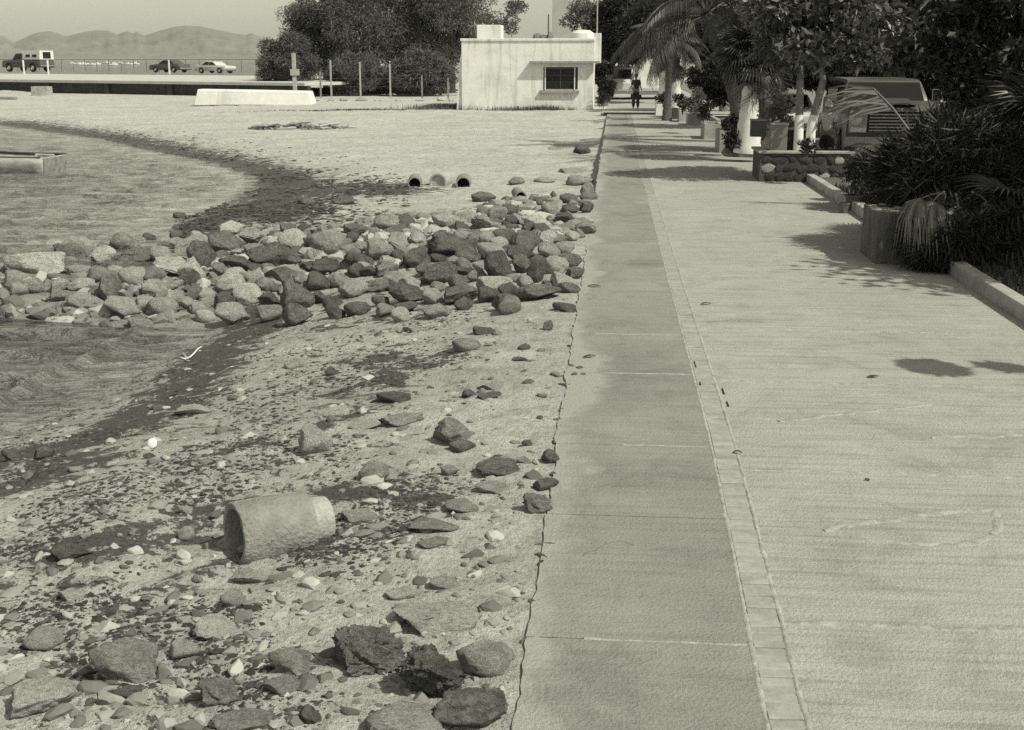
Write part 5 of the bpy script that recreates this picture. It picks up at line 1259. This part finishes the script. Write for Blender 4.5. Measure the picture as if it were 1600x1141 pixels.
# something pale between the trees: low hut roof
a_ = atY(668, 97, 98); tag(MB().prism([(-1.6, 0), (1.6, 0), (1.5, .25), (-1.5, .45)], 0, 3).build('hut_roof', M['white_paint'], None, loc=(a_.x, 98, a_.z)), 'pale flat roof glimpsed through the dark grove', 'roof')
# street trees on the right: far ones first
rt = [ # px, py, rx, ry, Y, base px, label, n, leaf length, width
 (968, 42, 50, 66, 76, 950, 'dark dense tree just right of the white house beyond the walkway end', 16000, .3, .12, 60),
 (1040, 30, 66, 70, 70, 1050, 'dark tree at the far end over the parked van', 15000, .3, .12, 50),
 (945, 128, 18, 34, 66, 945, 'narrow dark bush against the right flank of the white house', 5000, .22, .1, 16),
 (1120, 70, 70, 70, 60, 1130, 'dark tree filling the distance behind the arching feather palm', 14000, .3, .12, 46),
 (1150, 118, 90, 40, 52, 1170, 'low dark hedge tree across the street behind the palm trunks', 12000, .25, .12, 40),
 (1200, 20, 88, 80, 44, 1215, 'broad-leaved tree whose crown meets the palm crown at the top', 13000, .24, .11, 44),
 (1330, 92, 120, 50, 40, 1330, 'dark tree across the street behind the wagon', 14000, .24, .11, 40),
 (1500, 96, 120, 70, 36, 1490, 'dark tree across the street at the right, above the wagon roof', 14000, .24, .11, 44),
]
for i, (px, py, rx, ry, Yd, bpx, lab, nl, ll, lw, ncl) in enumerate(rt):
    c = atY(px, py, Yd); s = ppm(c); b = atY(bpx, 170, Yd)
    tree('street_tree', (b.x, Yd, -.05), (c.x - b.x, 0, c.z + .05), (rx / s, rx / s * .8, ry / s), ncl, nl, ll, lw, M['leaf_dark'], M['bark'], lab, 200 + i, 'dense street trees beyond the palms', droop=.1, trunk_r=.18, cr=(.22, .36), bottom=-1)
# near broad-leaved trees
c = atY(1285, 34, 25.6); s = ppm(c); b = atY(1256, 236, 25.2)
tree('almond_tree', (b.x, 25.2, .3), (c.x - b.x, .2, c.z - .3), (124 / s, 1.7, 92 / s), 54, 7200, .2, .10, M['leaf_broad'], M['bark_pale'], 'large-leaved tree with two leaning whitewashed stems in the long planter', 301, droop=.05, trunk_r=.085, cr=(.2, .32), multi=2, bottom=-.85, limbs=14, wash=1.0)
c = atY(1440, 22, 33.0); s = ppm(c)
tree('almond_tree', (c.x + 1.2, 33.0, -.02), (-1.2, 0, c.z), (118 / s, 1.6, 96 / s), 52, 8500, .28, .13, M['leaf_broad'], M['bark'], 'large-leaved tree hanging over the parked wagon, right of the twin-stemmed one', 302, droop=.1, trunk_r=.13, cr=(.2, .32), bottom=-.9, limbs=14)
c = atY(1556, 60, 25.0); s = ppm(c)
tree('almond_tree', (c.x + .5, 25.0, -.02), (-.5, 0, c.z), (100 / s, 1.3, 150 / s), 50, 9500, .22, .11, M['leaf_dark'], M['bark'], 'darkest large-leaved tree at the right edge above the fan palm', 303, droop=.1, trunk_r=.13, cr=(.2, .32), bottom=-1, limbs=12)
# street tree whose shade falls on the kerb side, just outside the frame
tree('almond_tree', (9.2, 12.6, -.03), (0, 0, 5.0), (2.5, 2.6, 1.7), 46, 9000, .24, .12, M['leaf_broad'], M['bark'], 'large-leaved street tree standing beyond the right edge near the fan palm', 304, droop=.1, trunk_r=.15, limbs=12)
t_ = tree('almond_tree', (10.2, 6.2, -.03), (0, 0, 4.6), (1.8, 2.0, 1.2), 30, 5000, .24, .12, M['leaf_broad'], M['bark'], 'street tree beyond the right edge whose branch shades the wide paving', 305, droop=.1, trunk_r=.14, limbs=9)
def on_sun(px, py, t): return at(px, py, 0) + SUN * t
e1, e2, e3 = on_sun(1458, 574, 5.2), on_sun(1572, 574, 5.0), on_sun(1760, 577, 4.9)
base_ = Vector((10.2, 6.2, -.03))
mb = MB().tube([Vector((0, 0, 3.6)), e3 - base_, e2 - base_, e1 - base_], [.05, .02, .012, .006], 6); mb.build('branch', M['bark'], t_, True)
def leafspray(c, rx, ry, rz, n, seed, yaw=0): return crown_leaves('leaf_spray', [(tuple(c + Vector((dx, dy, 0))), (rx * f, ry * f, rz)) for dx, dy, f in ((0, 0, 1), (-rx * 1.1, .04, .6), (rx * 1.0, -.03, .6))], n, .12, .08, seed, .0, .0)
link('leaf_spray', leafspray(e1 - base_, .10, .24, .08, 1500, 5), M['leaf_broad'], t_); link('leaf_spray', leafspray(e2 - base_, .07, .10, .05, 500, 6), M['leaf_broad'], t_); link('leaf_spray', leafspray(e3 - base_ + Vector((.12, 0, 0)), .16, .1, .05, 170, 7), M['leaf_broad'], t_)
# ---------------------------------------------------------------- fan palms
def fan_frond(name, pet, rad, nseg, spread, droopf, seed, fold=.03, wseg=.045):
    rnd = random.Random(seed); vs = []; fs = []
    def q(a_, b_, c_, d_): n_ = len(vs); vs.extend([a_, b_, c_, d_]); fs.append((n_, n_ + 1, n_ + 2, n_ + 3))
    # petiole along +x rising then level, drawn as a thin three-sided rod
    P = [Vector((0, 0, 0)), Vector((pet * .5, 0, pet * .10)), Vector((pet, 0, pet * .08))]
    mb = MB().tube(P, [.022, .014, .010], 4); vs += mb.v; fs += mb.f
    o_ = P[-1]
    for i in range(nseg):
        a = -spread / 2 + spread * i / (nseg - 1); L = rad * (.72 + .28 * math.cos(a * .8)) * rnd.uniform(.9, 1.06)
        u = Vector((math.cos(a), math.sin(a), 0)); sd = Vector((-math.sin(a), math.cos(a), 0)); w0 = wseg
        pts = []
        for k, (t, wq) in enumerate(((0.02, .25), (.35, 1), (.65, .8), (1.0, .05))):
            z = -droopf * L * (t ** 2.4) * (1 + .4 * rnd.random()) + .10 * L * t * (1 - t)
            x_ = t * (1 - .18 * droopf * t * t); c_ = o_ + u * L * x_ + Vector((0, 0, z)); pts.append((c_, w0 * wq * .5))
        for (c0, h0), (c1, h1) in zip(pts[:-1], pts[1:]):
            f0 = Vector((0, 0, fold * .4)); n_ = len(vs)
            vs.extend([tuple(c0 - sd * h0 + f0), tuple(c0), tuple(c0 + sd * h0 + f0), tuple(c1 - sd * h1 + f0), tuple(c1), tuple(c1 + sd * h1 + f0)])
            fs += [(n_, n_ + 1, n_ + 4, n_ + 3), (n_ + 1, n_ + 2, n_ + 5, n_ + 4)]
    me = bpy.data.meshes.new(name); me.from_pydata([tuple(v) for v in vs], [], fs); return me
FR = [fan_frond('frond', .42, .75, 26, R(210), .35, k) for k in range(3)]
FD = [fan_frond('dry_frond', .35, .7, 22, R(120), .9, 20 + k, wseg=.04) for k in range(3)]
FDm = []
for f in FR: f.materials.append(M['frond'])
for f in FD: f.materials.append(M['frond_dry_or_lit'])
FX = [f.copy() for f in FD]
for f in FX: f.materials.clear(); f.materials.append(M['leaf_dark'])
def palm(name, base, zc, nf, scale, label, seed, skirt=10, trunk_r=.14, wash=None, group=None, dry=None, pitch=(-.9, 1.1), darkskirt=False, trunkmat='palmtrunk', flare=1.5):
    rnd = random.Random(seed); t = empty(name, base, 0, label, 'palm', group)
    if zc > .1:
        k = max(3, int(zc / .12)); rad = [trunk_r * (1 + (flare - 1) * max(0, 1 - i / (k * .8)) ** 1.2) * (1.06 if i % 2 else .97) for i in range(k + 1)]
        MB().tube([(0.02 * math.sin(i * .3), 0, -.1 + (zc + .1) * i / k) for i in range(k + 1)], rad, 12).build('trunk', M[trunkmat], t, True)
        if wash:
            k2 = int(k * wash / zc); MB().tube([(0.02 * math.sin(i * .3), 0, -.1 + (zc + .1) * i / k) for i in range(k2 + 1)], [r_ + .01 for r_ in rad[:k2 + 1]], 14).build('whitewash', M['limewash'], t, True)
    for i in range(nf):
        yaw = i * 2.39996 + rnd.uniform(-.2, .2); pt = pitch[0] + (pitch[1] - pitch[0]) * ((i + .5) / nf) ** 1.0
        link('frond', rnd.choice(FR), None, t, (0, 0, zc + .15 * i / nf), (rnd.uniform(-.3, .3), -pt, yaw), (scale,) * 3)
    for i in range(skirt):
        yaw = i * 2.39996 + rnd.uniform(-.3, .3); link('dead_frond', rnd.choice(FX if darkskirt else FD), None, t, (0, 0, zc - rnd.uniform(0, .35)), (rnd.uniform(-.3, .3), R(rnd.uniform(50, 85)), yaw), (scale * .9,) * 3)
    return t
# white-trunked palm
q = atY(1168, 214, 30.0); px_h = atY(1172, 132, q.y).z
palm('fan_palm', (q.x, 30.0, .3), atY(1170, 98, 30).z - .3, 26, .95, 'fan palm with a thick whitewashed flared trunk beside the grey box', 401, 5, .15, wash=px_h - .25, group='fan palms along the promenade', flare=2.2, pitch=(-.45, 1.3))
c = at(1051, 181, 0); palm('fan_palm', (c.x + .1, c.y + .8, 0), 2.5, 22, 1.2, 'distant palm with a leaning whitewashed trunk, nearer of two', 403, 4, .2, wash=1.7, group='fan palms along the promenade', flare=1.5, pitch=(-.1, 1.2))
c = at(1038, 177, 0); palm('fan_palm', (c.x, c.y + 3, 0), 2.8, 22, 1.2, 'distant palm with a slim whitewashed trunk, farther of two', 404, 4, .15, wash=2.0, group='fan palms along the promenade', flare=1.3, pitch=(-.1, 1.2))
c = atY(1200, 60, 33); palm('fan_palm', (c.x, 33, 0), c.z, 24, 1.3, 'palm behind the white-trunked one, crown joined with the tree', 406, 6, .18, group='fan palms along the promenade', pitch=(-.2, 1.2))
# near fan palms spilling over the rough planter
random.seed(71)
for i, (px, py, Yd, sc_, nf, pit, lab) in enumerate([
    (1432, 318, 17.6, .72, 28, (-.9, .7), 'near fan palm behind the rough planter, leftmost of the clump'),
    (1510, 365, 15.6, .62, 24, (-.9, .5), 'low fan palm rising from the rough planter with the sunlit frond'),
    (1632, 225, 16.8, 1.0, 34, (-1.0, 1.1), 'largest near fan palm at the right edge of the photo'),
    (1400, 262, 20.5, .75, 24, (-.8, .5), 'small fan palm between the kerb and the wagon'),
    (1590, 350, 14.8, .8, 24, (-.9, .8), 'low fan palm at the right edge behind the kerb end')]):
    c = atY(px, py, Yd); palm('fan_palm', (c.x, Yd, .1), max(.3, c.z - .1), nf, sc_, lab, 420 + i, 16 if i != 1 else 8, .12, group='fan palms spilling over the kerb', pitch=pit, darkskirt=True)
# shrub mass beneath them
c = atY(1490, 345, 15.6)
cl = clumpset(random.Random(9), (0, 0, 0), (1.05, 1.3, .8), 34, (.3, .45), bottom=-1)
r_ = empty('dark_shrub', (c.x + .25, 16.2, .1), 0, 'dense dark shrub under the near fan palms behind the rough planter', 'shrub')
link('foliage', crown_leaves('foliage', [((a[0], a[1], a[2] + .75), b) for a, b in cl], 16000, .26, .022, 77, .1), M['leaf_dark'], r_); MB().tube([(0, 0, 0), (.05, 0, .7)], .03, 6).build('stem', M['bark'], r_)
c = atY(1492, 405, 14.5); cl = clumpset(random.Random(19), (0, 0, .36), (.62, .34, .34), 20, (.35, .5), bottom=-1)
r_ = empty('dark_shrub', (c.x, 14.5, .0), 0, 'dark spiky undergrowth spilling over the kerb right of the rough planter', 'shrub')
link('foliage', crown_leaves('foliage', cl, 7000, .24, .018, 78, .75), M['leaf_dark'], r_); MB().tube([(0, .2, 0), (.05, .2, .5)], .03, 6).build('stem', M['bark'], r_)
# low palm's fronds, their sunlight painted in as a paler leaf colour
c0 = atY(1490, 330, 14.1)
lp = empty('sunlit_palm', (c0.x, 14.75, .15), 0, 'small palm in the rough planter with pale drooping fan fronds catching the sun', 'palm')
for f in [FR[0].copy()]:
    f.materials.clear(); f.materials.append(M['frond_dry_or_lit'])
    fh = FD[1].copy(); fh.materials.clear(); fh.materials.append(M['frond_dry_or_lit'])
    for (dx, dy, dz, yaw, pit, s_) in ((.02, -.1, .74, R(232), -.38, .82), (-.02, -.1, .72, R(205), -.25, .75), (.16, -.1, .72, R(262), -.5, .8), (.34, -.1, .74, R(300), -.42, .7)):
        link('frond', fh, None, lp, (dx, dy, dz), (0, -pit, yaw), (s_,) * 3)
MB().tube([(0, 0, 0), (0, -.1, .72)], .05, 8).build('trunk', M['palmtrunk'], lp, True)
# dry frond leaning across the wagon
c = atY(1420, 203, 20.5); c1 = atY(1365, 138, 20.5)
df = empty('leaning_dry_frond', (c.x, 20.5, c.z), 0, 'dry pale palm frond leaning across the front of the wagon', 'palm frond')
V1 = c1 - c; mb = MB().tube([(0, 0, 0), tuple(V1 * .5 + Vector((.02, 0, .02))), tuple(V1)], [.02, .016, .01], 6); mb.build('frond_stalk', M['frond_dry_or_lit'], df, True)
rnd = random.Random(5); vs = []; fs = []
for k in range(34):
    t = rnd.uniform(.5, 1.0); p0 = V1 * t; d_ = Vector((-1, rnd.uniform(-.3, .3), rnd.uniform(-.30, .12))).normalized(); L_ = rnd.uniform(.5, 1.05)
    w0 = Vector((0, 0, .016)); n_ = len(vs); sag = Vector((0, 0, -L_ * .12)); vs += [tuple(p0 - w0), tuple(p0 + w0), tuple(p0 + d_ * L_ * .55 + w0 * .8), tuple(p0 + d_ * L_ * .55 - w0 * .8), tuple(p0 + d_ * L_ + sag)]
    fs += [(n_, n_ + 1, n_ + 2, n_ + 3), (n_ + 3, n_ + 2, n_ + 4)]
link('leaflets', np_mesh_any(vs, fs), M['frond_dry_or_lit'], df)
# ---------------------------------------------------------------- feather palms
def feather_frond(name, L, rise, droop, ll, seed, hang=.55, npair=46):
    rnd = random.Random(seed); P = []
    for k in range(13):
        t = k / 12; P.append(Vector((L * (t - .12 * droop * t ** 3), 0, L * (rise * t - droop * t ** 2.6))))
    mb = MB().tube(P, [.03 * (1 - .75 * k / 12) for k in range(13)], 4); vs = list(mb.v); fs = list(mb.f)
    for i in range(npair):
        t = .14 + .84 * i / (npair - 1); k = t * 12; j = min(11, int(k)); p = P[j].lerp(P[j + 1], k - j); tan = (P[j + 1] - P[j]).normalized()
        l_ = ll * (.35 + .65 * math.sin(math.pi * min(1, t * .95 + .08)) ** .7) * rnd.uniform(.85, 1.1)
        for s_ in (-1, 1):
            d0 = (tan * .55 + Vector((0, s_, 0)) * (1 - hang * .6) + Vector((0, 0, -.15 + rnd.uniform(-.1, .1)))).normalized(); d1 = (d0 + Vector((0, 0, -hang * 2.2))).normalized()
            a_ = p; m1 = p + d0 * l_ * .35; m2 = m1 + d1 * l_ * .35; e = m2 + (d1 + Vector((0, 0, -hang))).normalized() * l_ * .3
            w_ = tan * .017; n_ = len(vs)
            vs += [tuple(a_ - w_ * .5), tuple(a_ + w_ * .5), tuple(m1 + w_), tuple(m1 - w_), tuple(m2 + w_ * .8), tuple(m2 - w_ * .8), tuple(e)]
            fs += [(n_, n_ + 1, n_ + 2, n_ + 3), (n_ + 3, n_ + 2, n_ + 4, n_ + 5), (n_ + 5, n_ + 4, n_ + 6)]
    me = bpy.data.meshes.new(name); me.from_pydata(vs, [], fs); return me
M['frond_lit'] = leafmat('feather_frond', .13, .4, .25, .4)  # paler frond colour, sunlight put in as tone beside the darker copies
FE = [feather_frond('frond', 3.0, .35, .62, .75, k) for k in range(3)] + [feather_frond('frond', 3.0, .12, .50, .85, 9, .8, 60)]
for f in FE: f.materials.append(M['frond_lit'])
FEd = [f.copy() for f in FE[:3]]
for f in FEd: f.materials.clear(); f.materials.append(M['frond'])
def coconut(name, base, crown, nf, sc_, label, seed, special=(), tr=.16, pitch=(-.7, 1.0), trunkmat='palmtrunk'):
    rnd = random.Random(seed); t = empty(name, base, 0, label, 'palm', 'feather palms along the promenade'); c = Vector(crown)
    n_ = 26; MB().tube([(c.x * (k / n_) ** 1.5, c.y * k / n_, -.1 + (c.z + .1) * k / n_) for k in range(n_ + 1)], [tr * (1.5 - .6 * min(1, k / 8)) * (1.05 if k % 2 else .97) for k in range(n_ + 1)], 12).build('trunk', M[trunkmat], t, True)
    for i in range(nf):
        yaw = i * 2.39996 + rnd.uniform(-.25, .25); pt = pitch[0] + (pitch[1] - pitch[0]) * (i + .5) / nf
        link('frond', rnd.choice(FEd if rnd.random() < .75 else FE[:3]), None, t, c, (rnd.uniform(-.25, .25), -pt, yaw), (sc_,) * 3)
    for (yaw, pt, s_, k) in special: link('frond', FE[k], None, t, c + Vector((0, 0, -.05)), (0, -pt, yaw), (s_,) * 3)
    return t
b_ = at(1124, 200, 0); c = atY(1104, 22, 37.0)
coconut('feather_palm', (b_.x, 37.2, .1), (c.x - b_.x, -.2, c.z - .1), 16, 1.0, 'feather palm with long fronds arching left over the promenade beyond the white house corner', 601,
    [(R(180), -.16, 1.02, 3), (R(186), -.30, .92, 3), (R(172), -.02, .98, 3), (R(200), -.42, .85, 3), (R(192), -.12, .9, 3), (R(-12), -.2, .7, 3), (R(-30), -.35, .7, 3)], .2)
c = atY(1180, -6, 31.0); b_ = atY(1182, 212, 31.0)
coconut('feather_palm', (b_.x + .35, 31.4, .1), (c.x - b_.x - .35, 0, c.z - .1), 16, .62, 'feather palm behind the white flared trunk, its crown cut by the top edge', 602, (), .13, (-1.1, .9))
c = atY(1048, 66, 50.0); b_ = atY(1042, 180, 50.0)
coconut('feather_palm', (b_.x, 50, .1), (c.x - b_.x, 0, c.z - .1), 14, .62, 'far feather palm hanging over the white planter at the end of the row', 603, (), .14, (-1.1, .8))
# ---------------------------------------------------------------- planting in the mid planters
def shrub(px, py, Yd, r_m, label, n, leaf, seed, ll=.1, name='small_shrub'):
    c = atY(px, py, Yd); t = empty(name, (c.x, Yd, max(.2, c.z - r_m)), 0, label, 'shrub'); rr = random.Random(seed)
    link('foliage', crown_leaves('foliage', clumpset(rr, (0, 0, r_m), (r_m, r_m, r_m), 12, (.3, .45), bottom=-1), n, ll, ll * .4, seed, -.1, up=.3), leaf, t)
    MB().tube([(0, 0, -.1), (0, 0, r_m)], .02, 5).build('stem', M['bark'], t)
for i, a_ in enumerate([(1087, 160, 41, .42, 'leafy shrub in the mid-row planter beyond the arching feather palm', 1100, M['leaf_olive']), (1100, 172, 39, .3, 'low dark shrub spilling beside the mid-row planter', 900, M['leaf_dark']),
    (1067, 160, 46, .35, 'shrub in the narrow fourth planter', 800, M['leaf_dark']), (1036, 152, 51, .3, 'dark shrub in the white end planter', 700, M['leaf_dark']),
    (1143, 196, 31.5, .3, 'grassy tuft in the pale planter before the white-trunked palm', 700, M['leaf_dark']), (1148, 226, 30, .25, 'dark clump at the base of the shaded planter wall', 900, M['leaf_dark']),
    (1208, 165, 27.4, .5, 'tall weedy shrub with pale leaves behind the mid-grey box', 900, M['leaf_olive']), (1222, 178, 26.8, .3, 'pale-leaved shrub above the dark edged box', 600, M['leaf_olive']),
    (1262, 228, 24.4, .16, 'small weed tuft between the two leaning white stems', 260, M['leaf_dark']), (1352, 250, 21.5, .18, 'ragged weed beside the wagon wheel', 900, M['leaf_olive']),
    (1352, 290, 20.2, .4, 'dark weed clump against the kerb behind the near planter', 1500, M['leaf_dark']), (1560, 420, 14.4, .3, 'dark shrub at the kerb end by the right edge', 1300, M['leaf_dark']),
    (943, 164, 59.5, .35, 'small bush at the right corner of the white house', 900, M['leaf_dark'])]):
    shrub(a_[0], a_[1], a_[2], a_[3], a_[4], a_[5], a_[6], 500 + i)
# dark grass in the bed
p = at(1330, 300, .1)
def bedblades(n, x0, x1, y0, y1, h_, seed):
    rnd = np.random.RandomState(seed); x = rnd.uniform(x0, x1, n); y = rnd.uniform(y0, y1, n); z = np.full(n, .1); a = rnd.rand(n) * 6.28; t = rnd.rand(n) * .9; hh = h_ * rnd.uniform(.4, 1, n)
    sx, sy = -np.sin(a) * .012, np.cos(a) * .012
    v = np.stack([np.stack([x - sx, y - sy, z], 1), np.stack([x + sx, y + sy, z], 1), np.stack([x + np.cos(a) * np.sin(t) * hh, y + np.sin(a) * np.sin(t) * hh, z + np.cos(t) * hh], 1)], 1)
    return np_mesh('bed_grass', v.reshape(-1, 3), np.arange(3 * n).reshape(n, 3))
tag(link('bed_grass', bedblades(6000, KX + .18, KX + 1.45, 9, 23, .14, 2), M['leaf_dark']), 'dark grass and litter in the planting bed behind the kerb', 'grass', kind='stuff')
# ---------------------------------------------------------------- people
def skin_chain(name, chains, mt, parent, root=0, sub=2):
    """chains: list of [(point, radius)...]; first vertex of a later chain may be an index of an existing one"""
    vs = []; es = []; rs = []
    for ch in chains:
        prev = None
        for it in ch:
            if isinstance(it, int): prev = it; continue
            vs.append(it[0]); rs.append(it[1]); i = len(vs) - 1
            if prev is not None: es.append((prev, i))
            prev = i
    me = bpy.data.meshes.new(name); me.from_pydata(vs, es, []); o = link(name, me, mt, parent)
    md = o.modifiers.new('skin', 'SKIN'); md.use_smooth_shade = True
    for i, r_ in enumerate(rs): me.skin_vertices[0].data[i].radius = (r_, r_)
    me.skin_vertices[0].data[root].use_root = True
    s_ = o.modifiers.new('sub', 'SUBSURF'); s_.levels = sub; s_.render_levels = sub
    return o
def person(loc, rz, label, hgt_, shirt, shorts, cap=None, long=False, arms=0.0):
    k = hgt_ / 1.72; t = empty('person', loc, rz, label, 'person', scale=k)
    body = [[((0, 0, .95), .13), ((0, 0, 1.15), .125), ((0, 0, 1.36), .14), ((0, 0, 1.47), .055), ((0, -.01, 1.53), .05), ((0, -.01, 1.62), .092), ((0, 0, 1.66), .085)],
            [2, ((.17, 0, 1.40), .055), ((.22, .02, 1.12), .042), ((.23, -.10 - arms, .90 + arms), .030), ((.23, -.16 - arms, .84 + arms), .035)], [2, ((-.17, 0, 1.40), .055), ((-.22, .02, 1.12), .042), ((-.23, -.10 - arms, .90 + arms), .030), ((-.23, -.16 - arms, .84 + arms), .035)],
            [0, ((.10, 0, .86), .095), ((.11, -.04, .48), .058), ((.11, .03, .09), .038), ((.11, -.12, .045), .036)], [0, ((-.10, 0, .86), .095), ((-.11, .05, .48), .058), ((-.11, .1, .09), .038), ((-.11, -.04, .045), .036)]]
    skin_chain('body', body, M['skin'], t)
    skin_chain('shirt', [[((0, 0, .93), .15), ((0, 0, 1.15), .15), ((0, 0, 1.36), .16), ((0, 0, 1.45), .075)], [2, ((.17, 0, 1.40), .075), ((.21, .015, 1.2), .065)], [2, ((-.17, 0, 1.40), .075), ((-.21, .015, 1.2), .065)]], shirt, t)
    kl = .1 if long else .55
    skin_chain('trousers' if long else 'shorts', [[((0, 0, .98), .15), ((0, 0, .92), .15)], [1, ((.10, 0, .85), .115), ((.11, -.03, kl), .075 if long else .09)], [1, ((-.10, 0, .85), .115), ((-.11, .04, kl), .075 if long else .09)]], shorts, t)
    hd = MB().lathe([(.001, .13), (.06, .115), (.095, .06), (.102, .0), (.098, -.04)], 16, Matrix.Translation((0, .012, 1.645))); hd.build('cap' if cap else 'hair', cap or M['hair'], t, True)
    if cap: MB().box(-.07, .07, -.19, -.08, 1.625, 1.637).build('cap_brim', cap, t, bevel=.005)
    for s in (-1, 1):
        MB().lathe([(.001, .012), (.012, .0)], 8, Matrix.Translation((s * .034, -.098, 1.64)) @ Matrix.Rotation(R(90), 4, 'X')).build('eye', M['black'], t, True)
    return t
q = atY(1290, 245, 26.6)
person((q.x, 26.6, .1), R(160), 'person in a white cap, light shirt and dark shorts standing behind the long planter', 1.42, M['cloth_white'], M['cloth_dark'], M['cloth_white'])
q = at(993, 171, 0)
person((q.x, q.y, 0), R(10), 'person in dark clothes walking at the far end of the promenade', 1.66, M['cloth_dark'], M['cloth_dark'], None, True, .12)

# ---------------------------------------------------------------- sea haze between the camera and the hills
m = bpy.data.materials.new('haze'); m.use_nodes = True; n = m.node_tree; n.nodes.clear()
pv = n.nodes.new('ShaderNodeVolumePrincipled'); pv.inputs['Density'].default_value = 0.7e-4; pv.inputs['Color'].default_value = (.9, .9, .9, 1); pv.inputs['Anisotropy'].default_value = 0
ou = n.nodes.new('ShaderNodeOutputMaterial'); n.links.new(pv.outputs[0], ou.inputs['Volume'])
hz = MB().box(-9200, 9200, -60, 9200, -8, 200).build('haze', m); tag(hz, kind='stuff')
